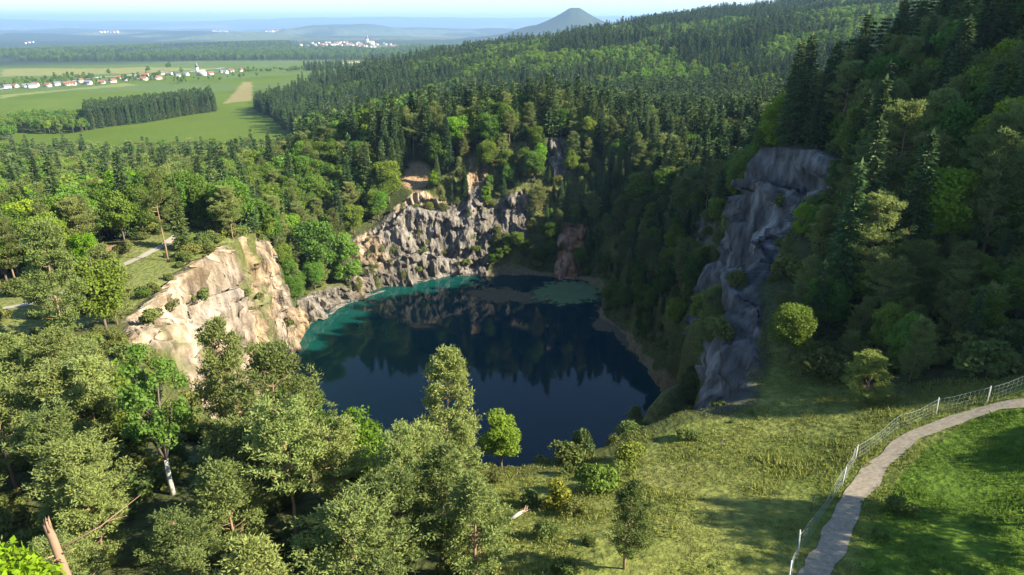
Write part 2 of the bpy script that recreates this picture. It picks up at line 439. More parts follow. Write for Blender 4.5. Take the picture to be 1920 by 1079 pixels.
M_pale = simple("pale_bark", (.48, .45, .38), .85, 2.5, .3)
M_grey = simple("grey_bark", (.13, .11, .085), .9, 2.5, .3)
M_dead = simple("dead_wood", (.27, .17, .11), .85, 2.0, .3)

def terrain_mat():
    m, nt, b = mat("ground_cover")
    at = nd(nt, "ShaderNodeAttribute", attribute_name="cover"); rk = nd(nt, "ShaderNodeAttribute", attribute_name="rock")
    ge = nd(nt, "ShaderNodeNewGeometry")
    def nz(scale, detail=6.0, vec=None):
        n = nd(nt, "ShaderNodeTexNoise", Scale=scale, Detail=detail); nt.links.new(vec or ge.outputs['Position'], n.inputs['Vector']); return n
    n1 = nz(1.3); n2 = nz(.22, 5.0)
    mp = nd(nt, "ShaderNodeMapping"); mp.inputs['Scale'].default_value = (1, 1, .28); nt.links.new(ge.outputs['Position'], mp.inputs[0])
    n3 = nz(.55, 8.0, mp.outputs[0])
    vo = nd(nt, "ShaderNodeTexVoronoi", Scale=.45, feature='DISTANCE_TO_EDGE'); nt.links.new(mp.outputs[0], vo.inputs['Vector'])
    # brightness variation, stronger on rock
    r1 = nd(nt, "ShaderNodeMapRange"); r1.inputs[1].default_value = .3; r1.inputs[2].default_value = .7; r1.inputs[3].default_value = .6; r1.inputs[4].default_value = 1.4
    nt.links.new(n1.outputs[0], r1.inputs[0])
    r3 = nd(nt, "ShaderNodeMapRange"); r3.inputs[1].default_value = .35; r3.inputs[2].default_value = .65; r3.inputs[3].default_value = .5; r3.inputs[4].default_value = 1.35
    nt.links.new(n3.outputs[0], r3.inputs[0])
    sel = nd(nt, "ShaderNodeMix", data_type='FLOAT'); nt.links.new(rk.outputs['Fac'], sel.inputs[0]); nt.links.new(r1.outputs[0], sel.inputs[2]); nt.links.new(r3.outputs[0], sel.inputs[3])
    mu = nd(nt, "ShaderNodeVectorMath", operation='SCALE'); nt.links.new(at.outputs['Color'], mu.inputs[0]); nt.links.new(sel.outputs[0], mu.inputs['Scale'])
    nt.links.new(mu.outputs[0], b.inputs['Base Color'])
    b.inputs['Roughness'].default_value = .95; b.inputs['Specular IOR Level'].default_value = .1
    hsum = nd(nt, "ShaderNodeMath", operation='MULTIPLY_ADD'); hsum.inputs[1].default_value = 2.2
    nt.links.new(n3.outputs[0], hsum.inputs[0])
    vm = nd(nt, "ShaderNodeMath", operation='MINIMUM'); vm.inputs[1].default_value = .25; nt.links.new(vo.outputs['Distance'], vm.inputs[0]); nt.links.new(vm.outputs[0], hsum.inputs[2])
    hh = nd(nt, "ShaderNodeMath", operation='MULTIPLY'); nt.links.new(hsum.outputs[0], hh.inputs[0]); nt.links.new(rk.outputs['Fac'], hh.inputs[1])
    gg = nd(nt, "ShaderNodeMath", operation='MULTIPLY_ADD'); gg.inputs[1].default_value = .5; nt.links.new(n1.outputs[0], gg.inputs[0]); nt.links.new(hh.outputs[0], gg.inputs[2])
    bp = nd(nt, "ShaderNodeBump", Strength=.9, Distance=.8); nt.links.new(gg.outputs[0], bp.inputs['Height'])
    nt.links.new(bp.outputs[0], b.inputs['Normal'])
    return m
M_ground = terrain_mat()

# ---------------------------------------------------------------- terrain: one polar sheet round the lake, out to the horizon
ta = np.concatenate([np.arange(-62, 62, .2), np.arange(62, 298, .36)]) / DEG
ta = np.where(ta > math.pi, ta - 2 * math.pi, ta)
NT = len(ta)
rs_, rr_ = rshore(ta), rrim(ta)
rows = []
for f in (0.0, .5, .8, .93): rows.append(('in', f))
NP = 92
for i in range(NP + 1): rows.append(('pit', i / NP))
NR0 = len(rows)
offs = list(np.arange(.8, 90, .85)); r_ = offs[-1]
while r_ < 2900: r_ *= 1.0135; offs.append(r_)
while r_ < 75000: r_ *= (1.022 if r_ < 16000 else 1.03); offs.append(r_)
Rr = np.zeros((NR0 + len(offs), NT)); Zz = np.zeros_like(Rr)
for i, (k, f) in enumerate(rows):
    if k == 'in': Rr[i] = rs_ * (f if f > 0 else .02); Zz[i] = -6 * (1 - f) - 1.5
    else: Rr[i] = rs_ + (rr_ - rs_) * f
for j, o_ in enumerate(offs): Rr[NR0 + j] = rr_ + o_
X = CX + Rr * np.sin(ta)[None, :]; Y = CY + Rr * np.cos(ta)[None, :]
Tg = np.broadcast_to(ta[None, :], X.shape)
U = (Rr - rs_[None, :]) / (rr_ - rs_)[None, :]
Zz[NR0 - NP - 1:NR0] = prof(np.clip(U[NR0 - NP - 1:NR0], 0, 1), Tg[NR0 - NP - 1:NR0])
Zz[NR0:] = outside(X[NR0:].ravel(), Y[NR0:].ravel()).reshape(-1, NT)
Zz[NR0 - NP - 1] = -.6
# broken rock relief inside the pit (pushed along the radius and a little in height)
sl = slice(NR0 - NP - 1, NR0 + 6)
xs, ys, zs = X[sl], Y[sl], Zz[sl]
us = U[sl]
rk_ = rockmask(Tg[sl].ravel(), us.ravel(), xs.ravel(), ys.ravel(), zs.ravel()).reshape(xs.shape)
rg = 1 - np.abs(fbm(xs / 11, ys / 11, zs / 14, oct=5, seed=51)) * 2.2
fine = fbm(xs / 3.2, ys / 3.2, zs / 4.5, oct=4, seed=52)
rib = fbm(Tg[sl] * 26 + 40, zs / 60, oct=3, seed=54)
env = sstep(0, .05, us) * sstep(1.04, .97, us) * (1 - .85 * (band(Tg[sl], 164, 200, 6) + band(Tg[sl], -200, -158, 6)))
gap = np.clip((rr_ - rs_) / 18, .5, 1.3)[None, :]
def blocks(s, sd):
    wx, wy, wz = xs + 1.5 * fbm(xs / 7, ys / 7, zs / 7, oct=2, seed=sd), ys + 1.5 * fbm(xs / 7, ys / 7, zs / 7, oct=2, seed=sd + 1), zs + .12 * xs + 1.5 * fbm(xs / 7, ys / 7, zs / 7, oct=2, seed=sd + 2)
    return _hash(np.floor((wx * .8 + wy * .6) / s), np.floor((wy * .8 - wx * .6) / s), np.floor(wz / (s * 1.3)), sd)
jag = (blocks(6.0, 201) - .5) * 2.6 + (blocks(3.4, 205) - .5) * 1.4 + (blocks(1.7, 209) - .5) * .4
blk = np.floor(fbm(xs / 6, ys / 6, zs / 7, oct=2, seed=55) * 7) / 7
fine = fine * (1 + .8 * band(Tg[sl], -150, -66, 6))
push = env * rk_ * jag * (1.15 + .9 * band(Tg[sl], 100, 165, 5)) + env * (.35 + .65 * rk_) * gap * .75 * ((rg - .45) * 3.0 + fine * 3.0 + rib * (1.6 + 4.5 * band(Tg[sl], -150, -66, 6)) + blk * 3.2 + 2.0 * band(Tg[sl], -150, -66, 6) * fbm(xs / 5, ys / 5, zs / 9, oct=4, seed=57)) * (1 - .45 * band(Tg[sl], 100, 165, 5))
X[sl] = xs + push * np.sin(Tg[sl]); Y[sl] = ys + push * np.cos(Tg[sl])
Zz[sl] = zs + env * fbm(xs / 5, ys / 5, zs / 5, oct=4, seed=53) * 1.6 * (.4 + .6 * rk_)
NRt = Rr.shape[0]
V = np.stack([X.ravel(), Y.ravel(), Zz.ravel()], 1)
uu, ttf = U.ravel(), Tg.ravel()
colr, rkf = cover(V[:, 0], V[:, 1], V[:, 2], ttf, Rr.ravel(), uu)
def sheet(name, r0, r1):
    ii = np.arange(r0, r1); jj = np.arange(NT)
    I, J = np.meshgrid(ii - r0, jj, indexing='ij'); J2 = (J + 1) % NT
    F = np.stack([I * NT + J, (I + 1) * NT + J, (I + 1) * NT + J2, I * NT + J2], -1).reshape(-1, 4)[:, ::-1]
    vs = slice(r0 * NT, (r1 + 1) * NT)
    me = np_mesh(name, V[vs], F, [M_ground], smooth=(name != 'quarry_cliff'))
    a = me.attributes.new("cover", 'FLOAT_COLOR', 'POINT')
    a.data.foreach_set("color", np.concatenate([colr[vs], np.ones((len(colr[vs]), 1))], 1).astype(np.float32).ravel())
    a = me.attributes.new("rock", 'FLOAT', 'POINT'); a.data.foreach_set("value", rkf[vs].astype(np.float32))
    return link(name, me)
tag(sheet("lake_bed", 0, NR0 - NP - 1), kind='structure')
tag(sheet("quarry_cliff", NR0 - NP - 1, NR0 + 2), kind='structure')
tag(sheet("terrain", NR0 + 2, NRt - 1), kind='structure')

# ---------------------------------------------------------------- water
def water_mat():
    m, nt, b = mat("lake_water")
    ge = nd(nt, "ShaderNodeNewGeometry")
    at = nd(nt, "ShaderNodeAttribute", attribute_name="shallow")
    mx = nd(nt, "ShaderNodeMix", data_type='RGBA')
    mx.inputs[6].default_value = (.001, .023, .033, 1); mx.inputs[7].default_value = (.004, .052, .042, 1)
    nt.links.new(at.outputs['Fac'], mx.inputs[0]); nt.links.new(mx.outputs[2], b.inputs['Base Color'])
    b.inputs['Roughness'].default_value = .03; b.inputs['IOR'].default_value = 1.33; b.inputs['Specular IOR Level'].default_value = .36
    n = nd(nt, "ShaderNodeTexNoise", Scale=.9, Detail=3.0); nt.links.new(ge.outputs['Position'], n.inputs['Vector'])
    bp = nd(nt, "ShaderNodeBump", Strength=.05, Distance=.1); nt.links.new(n.outputs[0], bp.inputs['Height']); nt.links.new(bp.outputs[0], b.inputs['Normal'])
    return m
tw = np.linspace(-math.pi, math.pi, 361)[:-1]
fr = np.array([0.02, .2, .4, .55, .7, .78, .85, .9, .95, 1.0, 1.06])
Rw = (rshore(tw) + .0)[None, :] * fr[:, None]
Xw, Yw = CX + Rw * np.sin(tw), CY + Rw * np.cos(tw)
I, J = np.meshgrid(np.arange(len(fr) - 1), np.arange(360), indexing='ij'); J2 = (J + 1) % 360
Fw = np.stack([I * 360 + J, (I + 1) * 360 + J, (I + 1) * 360 + J2, I * 360 + J2], -1).reshape(-1, 4)[:, ::-1]
me = np_mesh("water", np.stack([Xw.ravel(), Yw.ravel(), np.zeros(Xw.size)], 1), Fw, [water_mat()])
Tw = np.broadcast_to(tw[None, :], Xw.shape)
edge = rshore(Tw) - Rw
sh = band(Tw, -175, -5, 25) * np.exp(-np.maximum(edge, 0) / 26) * .6 + .45 * sstep(25, -60, Xw - .25 * (Yw - 200)) + np.exp(-np.maximum(edge, 0) / 3) * .3
a = me.attributes.new("shallow", 'FLOAT', 'POINT'); a.data.foreach_set("value", np.clip(sh, 0, 1).astype(np.float32).ravel())
tag(link("water", me), kind='structure')

def blob(name, outline, z, m, label, amp=.12, rings=10, n=110, kind='stuff', seedv=0):
    o = np.array(outline, float); c = o.mean(0)
    th = np.arctan2(o[:, 0] - c[0], o[:, 1] - c[1]); rr = np.hypot(o[:, 0] - c[0], o[:, 1] - c[1])
    k = np.argsort(th); T = np.concatenate([th[k] - 2 * math.pi, th[k], th[k] + 2 * math.pi]); Q = np.tile(rr[k], 3)
    t = np.linspace(-math.pi, math.pi, n + 1)[:-1]
    r = np.interp(t, T, Q) * (1 + amp * fbm(t * 3 + 20 + seedv, t * 0, seed=95, oct=4))
    f = np.linspace(.02, 1, rings)
    Xb = c[0] + f[:, None] * r * np.sin(t); Yb = c[1] + f[:, None] * r * np.cos(t)
    I, J = np.meshgrid(np.arange(rings - 1), np.arange(n), indexing='ij'); J2 = (J + 1) % n
    F = np.stack([I * n + J, (I + 1) * n + J, (I + 1) * n + J2, I * n + J2], -1).reshape(-1, 4)[:, ::-1]
    h = z + .03 * np.abs(fbm(Xb, Yb, seed=96, oct=2))
    ob = link(name, np_mesh(name, np.stack([Xb.ravel(), Yb.ravel(), h.ravel()], 1), F, [m]))
    a = ob.data.attributes.new("edge", 'FLOAT', 'POINT'); a.data.foreach_set("value", np.repeat(f, n).astype(np.float32))
    return tag(ob, label, None, None, kind)
M_algae = simple("algae", (.10, .16, .07), .7, .25, .5)
M_silt = simple("silt", (.10, .085, .05), .8, .3, .5)
for m_ in (M_algae, M_silt):      # broken, drifting edge: the mat thins out into flecks
    nt = m_.node_tree; b = nt.nodes["Principled BSDF"]
    ea = nd(nt, "ShaderNodeAttribute", attribute_name="edge"); ge = nd(nt, "ShaderNodeNewGeometry"); nz = nd(nt, "ShaderNodeTexNoise", Scale=.35, Detail=8.0, Roughness=.7)
    nt.links.new(ge.outputs['Position'], nz.inputs['Vector'])
    mr = nd(nt, "ShaderNodeMapRange"); mr.inputs[1].default_value = .3; mr.inputs[2].default_value = 1.0; mr.inputs[3].default_value = .10; mr.inputs[4].default_value = .60
    nt.links.new(ea.outputs['Fac'], mr.inputs[0])
    sb = nd(nt, "ShaderNodeMath", operation='SUBTRACT'); nt.links.new(nz.outputs[0], sb.inputs[0]); nt.links.new(mr.outputs[0], sb.inputs[1])
    mu = nd(nt, "ShaderNodeMath", operation='MULTIPLY_ADD'); mu.inputs[1].default_value = 7; mu.inputs[2].default_value = .35; mu.use_clamp = True; nt.links.new(sb.outputs[0], mu.inputs[0])
    nt.links.new(mu.outputs[0], b.inputs['Alpha'])
blob("algae", [at_z(*p, 0)[:2] for p in ((985, 560), (1010, 532), (1070, 525), (1128, 530), (1135, 552), (1100, 572), (1040, 574))], .03, M_algae, "pale green algae mat floating at the far shore", .2, seedv=4)
blob("silt", [at_z(*p, 0)[:2] for p in ((850, 545), (900, 540), (980, 548), (1050, 562), (1040, 570), (960, 566), (880, 556))], .02, M_silt, "brown silt bank just awash at the far shore", .25)
blob("silt", [at_z(*p, 0)[:2] for p in ((1110, 560), (1135, 580), (1165, 600), (1215, 690), (1190, 670), (1150, 625), (1120, 590))], .015, M_silt, "brown strip of silt along the right shore", .2)

# ---------------------------------------------------------------- paths and roads
def resample(pts, step):
    pts = np.array(pts, float); L = np.concatenate([[0], np.cumsum(np.hypot(*np.diff(pts[:, :2], axis=0).T))])
    # smooth (Catmull-Rom like) through a dense linear + box filter
    s = np.arange(0, L[-1], step); q = np.stack([np.interp(s, L, pts[:, i]) for i in range(2)], 1)
    for _ in range(int(4)):
        q[1:-1] = (q[:-2] + q[1:-1] * 2 + q[2:]) / 4
    return q
def ribbon(name, pts, width, m, off, step=.5, rag=.12, k=6):
    q = resample(pts, step); d = np.gradient(q, axis=0); d /= np.linalg.norm(d, axis=1)[:, None]; nrm = np.stack([-d[:, 1], d[:, 0]], 1)
    V = []
    for j in range(k + 1):
        f = j / k - .5
        wv = width * (1 + rag * fbm(np.arange(len(q)) * step / 3, np.full(len(q), 3.0 + np.sign(f)), seed=99, oct=3))
        p = q + nrm * (f * wv)[:, None]
        z = ground(p[:, 0], p[:, 1]) + off
        V.append(np.stack([p[:, 0], p[:, 1], z], 1))
    V = np.stack(V, 1).reshape(-1, 3); n = k + 1
    I, J = np.meshgrid(np.arange(len(q) - 1), np.arange(k), indexing='ij')
    F = np.stack([I * n + J, I * n + J + 1, (I + 1) * n + J + 1, (I + 1) * n + J], -1).reshape(-1, 4)
    return tag(link(name, np_mesh(name, V, F, [m], smooth=True)), kind='structure')
M_path = simple("gravel_path", (.28, .235, .165), .95, 2.6, .8)
M_track = simple("pale_track", (.30, .27, .22), .95, 1.0, .2)
M_road = simple("pale_road", (.40, .39, .36), .9, .05, .1)
path_pts = [at_z(*p)[:2] for p in ((1490, 1150, 67), (1530, 1079, 66), (1600, 930, 64.4), (1650, 862, 64), (1710, 818, 64), (1800, 785, 65), (1870, 765, 66), (1960, 745, 68), (2100, 720, 71))]
ribbon("path", path_pts, 1.75, M_path, .05, .3, .45)
ribbon("path", [(-150, 96), (-118, 106), (-98, 111), (-90, 118), (-88, 127), (-88.5, 135), (-86.5, 148), (-84, 160), (-84, 172), (-90, 186), (-100, 200)], 1.9, M_track, .08, .6, .4)
ribbon("road", [at_z(*p)[:2] for p in ((-60, 171, -7), (0, 163, -7), (60, 153, -7), (130, 146, -6), (180, 140, -6), (240, 133, -6), (330, 127, -8), (420, 118, -10))], 12, M_road, 1.0, 8, 0)

# ---------------------------------------------------------------- trees: prototypes
def rdir(n, up=0.0):
    v = RNG.normal(size=(n, 3)); v[:, 2] += up
    return v / np.linalg.norm(v, axis=1)[:, None]
def leaves(geo, P, size, flat=.0, m=0, aspect=.62, N=None):
    """leaf-sized rhombs, each with its own direction"""
    n = len(P); a = rdir(n)
    if N is None:
        b = rdir(n); b -= (a * b).sum(1)[:, None] * a; b /= np.linalg.norm(b, axis=1)[:, None]
    else:
        N = N + 1.1 * rdir(n); N /= np.linalg.norm(N, axis=1)[:, None]
        a = a - (a * N).sum(1)[:, None] * N; a /= np.linalg.norm(a, axis=1)[:, None]; b = np.cross(N, a)
    s = (size * RNG.uniform(.6, 1.35, n))[:, None]
    V = np.stack([P - a * s, P + b * s * aspect, P + a * s, P - b * s * aspect], 1).reshape(-1, 3)
    geo.add(V, np.arange(n * 4).reshape(n, 4), m=m)
def spikes(geo, P, D, L, W, m=0):
    """needle sprays: thin tapering triangles starting at P along D"""
    n = len(P); b = np.cross(D, rdir(n)); b /= np.linalg.norm(b, axis=1)[:, None] + 1e-9
    L = np.broadcast_to(L, (n,))[:, None]; W = np.broadcast_to(W, (n,))[:, None]
    V = np.stack([P - b * W + D * L * .3, P + D * L, P + b * W + D * L * .3, P - D * L * .05], 1).reshape(-1, 3)
    geo.add(V, np.arange(n * 4).reshape(n, 4), m=m)
def trunk_line(H, lean=.03, n=7):
    a = RNG.uniform(0, 6.28); k = RNG.uniform(.3, 1) * lean * H
    return [(k * math.cos(a) * (i / (n - 1)) ** 1.5 + .1 * RNG.normal() * (0 < i < n - 1), k * math.sin(a) * (i / (n - 1)) ** 1.5 + .1 * RNG.normal() * (0 < i < n - 1), H * i / (n - 1)) for i in range(n)]
def along(line, z):
    L = np.array(line); return np.array([np.interp(z, L[:, 2], L[:, 0]), np.interp(z, L[:, 2], L[:, 1]), z])

def pine(H=16, tuft=22, size=.34, crown_from=.35, Rm=3.6, wood=True, dens=1.0, topround=.5):
    T, Cg = Geo(), Geo()
    line = trunk_line(H, .04)
    T.tube([np.array(p) - (0, 0, .6 if i == 0 else 0) for i, p in enumerate(line)], [H * .013 * (1 - .88 * i / 6) for i in range(7)], 7)
    z = H * crown_from; TP = []; TD = []
    while z < H * .985:
        f = (z - H * crown_from) / (H * (1 - crown_from))
        prof_ = min(1, f * 2.6 + .35) * (1 - f) ** topround * 1.12 + .05
        nb = RNG.integers(4, 7)
        a0 = RNG.uniform(0, 6.28)
        for k in range(nb):
            if RNG.random() < .27: continue
            a = a0 + 6.28 * k / nb + RNG.normal() * .3
            L = Rm * prof_ * RNG.uniform(.6, 1.2)
            rise = RNG.uniform(.05, .35) + .55 * f
            o = along(line, z); d = np.array([math.cos(a), math.sin(a), 0])
            pts = [o + d * L * s + np.array([0, 0, L * (rise * s + .25 * s * s - .12 * math.sin(s * 3.1))]) for s in (0, .35, .7, 1.0)]
            if wood: T.tube(pts, [.012 * L + .025, .010 * L + .012, .02, .01], 3)
            nt_ = max(2, int((3 + L * 3.2) * dens))
            for q in range(nt_):
                s = RNG.uniform(.35, 1.02) ** .75
                p = o + d * L * s + np.array([0, 0, L * (rise * s + .25 * s * s)])
                side = np.array([-d[1], d[0], 0]) * RNG.normal() * L * .20 * (.4 + s)
                TP.append(p + side + np.array([0, 0, RNG.uniform(-.1, .3)])); TD.append(d * .5 + (0, 0, .7) + side * .4)
        z += RNG.uniform(.045, .070) * H * (1.0 - .4 * f)
    TP.append(along(line, H)); TD.append(np.array([0, 0, 1.0]))
    TP, TD = np.array(TP), np.array(TD)
    n = len(TP)
    P = np.repeat(TP, tuft, 0) + RNG.normal(size=(n * tuft, 3)) * size * np.array([.62, .62, .36])
    D = np.repeat(TD, tuft, 0) + 1.1 * rdir(n * tuft); D /= np.linalg.norm(D, axis=1)[:, None]
    spikes(Cg, P, D, size * RNG.uniform(.7, 1.2, len(P)), size * .17)
    return T, Cg
def spruce(H=22, Rm=3.3, step=.52, seg=1.0, size=.55, low=.08, nbr=10):
    T, Cg = Geo(), Geo()
    line = trunk_line(H, .008)
    T.tube([np.array(p) - (0, 0, .6 if i == 0 else 0) for i, p in enumerate(line)], [H * .012 * (1 - .92 * i / 6) for i in range(7)], 6)
    z = H * low; PP = []; DD = []; LL = []
    while z < H * .985:
        f = z / H
        Rz = Rm * (1 - f) ** .82 * (1.0 if f > .2 else .75 + f) + .12
        a0 = RNG.uniform(0, 6.28)
        for k in range(nbr if f < .8 else max(5, nbr - 3)):
            a = a0 + 6.28 * k / nbr + RNG.normal() * .2; L = Rz * RNG.uniform(.62, 1.15)
            d = np.array([math.cos(a), math.sin(a), 0]); sd_ = np.array([-d[1], d[0], 0]); o = along(line, z)
            ns = max(2, int(L / (size * .75) * seg))
            for q in range(ns):
                s = (q + RNG.uniform(.2, .9)) / ns
                p = o + d * L * s + np.array([0, 0, -.42 * L * s + .22 * L * s * s + RNG.normal() * .05])
                wdt = .30 * L * (1.05 - s)
                for sg in (-1, 1):
                    PP.append(p + sd_ * sg * wdt * RNG.uniform(0, .8)); v = d * .8 + sd_ * sg * RNG.uniform(.3, 1.0) + np.array([0, 0, -.35 + .3 * f]); DD.append(v / np.linalg.norm(v)); LL.append(size * RNG.uniform(.75, 1.3))
                PP.append(p); v = d + np.array([0, 0, -.1]) + .3 * rdir(1)[0]; DD.append(v / np.linalg.norm(v)); LL.append(size * 1.2)
        z += step * RNG.uniform(.85, 1.2) * (1 - .35 * f)
    PP.append(along(line, H * .97)); DD.append(np.array([0, 0, 1.0])); LL.append(H * .05)
    PP, DD, LL = np.array(PP), np.array(DD), np.array(LL)
    spikes(Cg, PP, DD, LL, LL * .27)
    return T, Cg
def broad(H=15, Rc=4.2, lobes=34, per=300, leaf=.21, base=.28, stems=1, tall=1.0, gap=.0):
    T, Cg = Geo(), Geo()
    cz = H * (base + 1) / 2; hz = H * (1 - base) / 2 * tall
    LP = []
    while len(LP) < lobes:
        v = rdir(1)[0] * RNG.uniform(.35, .88) ** .6
        if v[2] < -.55 and RNG.random() < .6: continue
        LP.append((v[0] * Rc * .82, v[1] * Rc * .82, cz + v[2] * hz * .82))
    LP = np.array(LP)
    for s_ in range(stems):
        off = RNG.normal(size=2) * .35 * (stems > 1)
        top = LP[RNG.integers(len(LP))]
        T.tube([(off[0], off[1], -.6), (off[0] * 1.3, off[1] * 1.3, H * base * .8), (off[0] * 2.2, off[1] * 2.2, cz), (off[0] * 2.8, off[1] * 2.8, H * .9)], [H * .017 / stems ** .4, H * .014 / stems ** .4, H * .008, .03], 7)
    for p in LP[:: 2 if lobes > 20 else 1]:
        b = np.array([p[0] * .05, p[1] * .05, min(p[2] * .75, H * (base + .25 * RNG.random()))])
        T.tube([b, b * .45 + p * .55 + np.array([0, 0, .3]), p], [H * .006, H * .004, .02], 4)
    for p in LP:
        rl = Rc * RNG.uniform(.17, .40)
        n = int(per * (rl / (Rc * .36)) ** 2)
        v = rdir(n, .25); q = p + v * rl * np.array([1, 1, .78]) * (RNG.uniform(.55, 1.06, n) ** .5)[:, None]
        q = q + .12 * rl * RNG.normal(size=(n, 3))
        leaves(Cg, q, leaf, N=v)
    return T, Cg
def shrub(H=2.5, Rc=2.0, lobes=9, per=170, leaf=.16):
    T, Cg = Geo(), Geo()
    for k in range(lobes):
        a = RNG.uniform(0, 6.28); rr = Rc * .62 * math.sqrt(RNG.random()); p = np.array([rr * math.cos(a), rr * math.sin(a), H * RNG.uniform(.28, .66) * (1.12 - .45 * rr / Rc)])
        T.tube([(0, 0, -.3), p * .6, p], [.05, .035, .015], 4)
        rl = Rc * RNG.uniform(.30, .48); v = rdir(per, .3)
        leaves(Cg, p + v * rl * np.array([1, 1, .85]) * (RNG.uniform(.4, 1.08, per) ** .5)[:, None], leaf, N=v)
    return T, Cg
def merge(T, Cg, mats):
    G = Geo()
    for g, m in ((T, 0), (Cg, 1)):
        if not g.V: continue
        VV = np.concatenate(g.V)
        G.add(VV, np.concatenate(g.Q) if g.Q else None, np.concatenate(g.T) if g.T else None, m)
    return G
PROTO = {}   # kind -> list of (height, radius, trunk mesh, crown mesh) ; MID: merged, lighter meshes
def reg(key, H, Rc, TC, bark, leafm):
    PROTO.setdefault(key, []).append((H, Rc, TC[0].mesh("trunk", [bark], True), TC[1].mesh("crown", [leafm])))
MID = {}
def regm(key, H, Rc, TC, bark, leafm):
    MID.setdefault(key, []).append((H, Rc, merge(*TC, None).mesh(key, [bark, leafm])))
for i in range(5): reg('pine', 15, 3.4, pine(15, 22, .36, (.12, .25, .18, .08, .42)[i], (3.3, 3.7, 3.0, 3.5, 3.2)[i], dens=1.15, topround=(.62, .5, .75, .68, .45)[i]), M_bark, M_pine)
for i in range(4): reg('spruce', 20, 3.1, spruce(20, (3.1, 2.8, 3.4, 2.6)[i]), M_grey, M_spruce)
for i in range(5): reg('beech', 14, 4.0, broad(14, (4.0, 3.6, 4.4, 3.4, 4.1)[i], (60, 48, 70, 44, 54)[i], base=(.12, .08, .16, .05, .1)[i]), M_grey, M_beech)
for i in range(4): reg('bush', 2.6, 2.0, shrub(2.6, (2.0, 1.7, 2.2, 1.8)[i], (9, 8, 11, 7)[i]), M_grey, M_bush)
for i in range(3): regm('pine', 15, 3.4, pine(15, 9, .55, (.3, .4, .25)[i], 3.4, wood=False, dens=.7), M_bark, M_pine)
for i in range(4): regm('spruce', 20, 3.1, spruce(20, (3.1, 2.7, 3.4, 2.9)[i], 1.0, .8, .95, nbr=8), M_grey, M_spruce)
for i in range(4): regm('beech', 14, 4.2, broad(14, (4.2, 3.7, 4.6, 4.0)[i], 22, 60, .46), M_grey, M_beech)

KN = {'pine': 'pine_tree', 'spruce': 'spruce_tree', 'beech': 'broadleaf_tree', 'bush': 'bush'}
KC = {'pine': 'tree', 'spruce': 'tree', 'beech': 'tree', 'bush': 'bush'}
def place(kind, x, y, H, label, group=None, variant=None, tint=None, name=None, z=None, rz=None, wide=1.0, lean=0):
    v = PROTO[kind][RNG.integers(len(PROTO[kind])) if variant is None else variant]
    z = float(ground(x, y)[0]) if z is None else z
    s = H / v[0]
    e = empty(name or KN[kind], (x, y, z - .15), RNG.uniform(0, 6.28) if rz is None else rz)
    e.scale = (s * wide, s * wide, s)
    if lean: e.rotation_euler = (lean, 0, e.rotation_euler[2])
    tag(e, label, KC[kind], group)
    t = link("stem" if kind == 'bush' else "trunk", v[2], e); c = link("foliage" if kind == 'bush' else "crown", v[3], e)
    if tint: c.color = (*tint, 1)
    return e
exec_heroes = []

def solve(px, top_py, d):
    """survey: where a tree on this bearing and depth stands, and how tall it is"""
    x = d * (px - 960) / FPX; y = d
    for _ in range(12):
        z = float(ground(x, y)[0]); y = (d - (CAMH - z) * SP) / CP
    v = (539.5 - top_py) / FPX
    a = y * (SP - v * CP) / (CP + v * SP)
    return x, y, z, CAMH - a - z
HEROES = [(-42, 299, 7.5)]
def hero(kind, px, top, d, label, **kw):
    x, y, z, H = solve(px, top, d)
    HEROES.append((x, y, 2.0))
    return place(kind, x, y, H, label, z=z, **kw)

# unseen trees added off the right edge to shade the path and meadow
for (sx_, sy_, sh_) in ((46, 34, 15.5), (44, 30, 15), (49, 37, 16)):
    place('pine', sx_, sy_, sh_, "high crowned pine added out of view to shade the path", 'pines added out of view for shade', variant=4, wide=1.1)
for (sx_, sy_, sh_) in ((60, 44, 11), (66, 43, 13), (72, 42, 14)):
    place('beech', sx_, sy_, sh_, "broadleaf tree added out of view to shade the meadow", 'broadleaf trees added out of view for shade')
# single trees one can point at
hero('pine', 843, 655, 70, "tall full scots pine standing out against the dark lake", variant=0, wide=.92)
hero('beech', 940, 762, 76, "small fresh green broadleaf tree on the near rim against the blue water", variant=1, tint=(1.1, 1.15, .9), wide=1.25)
hero('pine', 450, 606, 70, "pine with open crown reaching up in front of the white cliff", variant=3, wide=.85)
hero('pine', 545, 660, 64, "broad pine between the white cliff and the bright green broadleaf trees", variant=1)
hero('beech', 665, 765, 62, "rounded bright green broadleaf tree left of the tall lakeside pine", variant=2, tint=(1.15, 1.2, .8))
hero('beech', 720, 800, 60, "lower yellow green broadleaf tree beside the rounded bright one", variant=3, tint=(1.2, 1.2, .8))
hero('pine', 760, 815, 52, "slim dull green pine below the tall lakeside pine", variant=4, wide=.75)
hero('pine', 872, 790, 60, "shorter pine half hidden below the tall lakeside pine", variant=2)
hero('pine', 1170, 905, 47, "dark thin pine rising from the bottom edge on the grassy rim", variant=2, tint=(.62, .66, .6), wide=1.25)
hero('pine', 560, 760, 54, "leggy pine with bare orange trunk under the broad pine", variant=4)
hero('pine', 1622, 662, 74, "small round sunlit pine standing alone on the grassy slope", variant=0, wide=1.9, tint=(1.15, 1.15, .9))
hero('pine', 1722, 455, 92, "tall forked pine tinted sun-bright at the edge of the shaded slope", variant=1, tint=(1.5, 1.45, 1.1), wide=1.2)  # tint brightens the crown in place of sunlight
hero('pine', 1690, 560, 86, "lower sun-tinted pine in front of the tall forked pine", variant=3, tint=(1.5, 1.45, 1.1), wide=1.3)  # same bright tint, standing in for sun on the crown
hero('pine', 315, 325, 157, "tall pine with long bare trunk beside the upper end of the pale track", variant=4, tint=(.75, .75, .65), wide=.8)
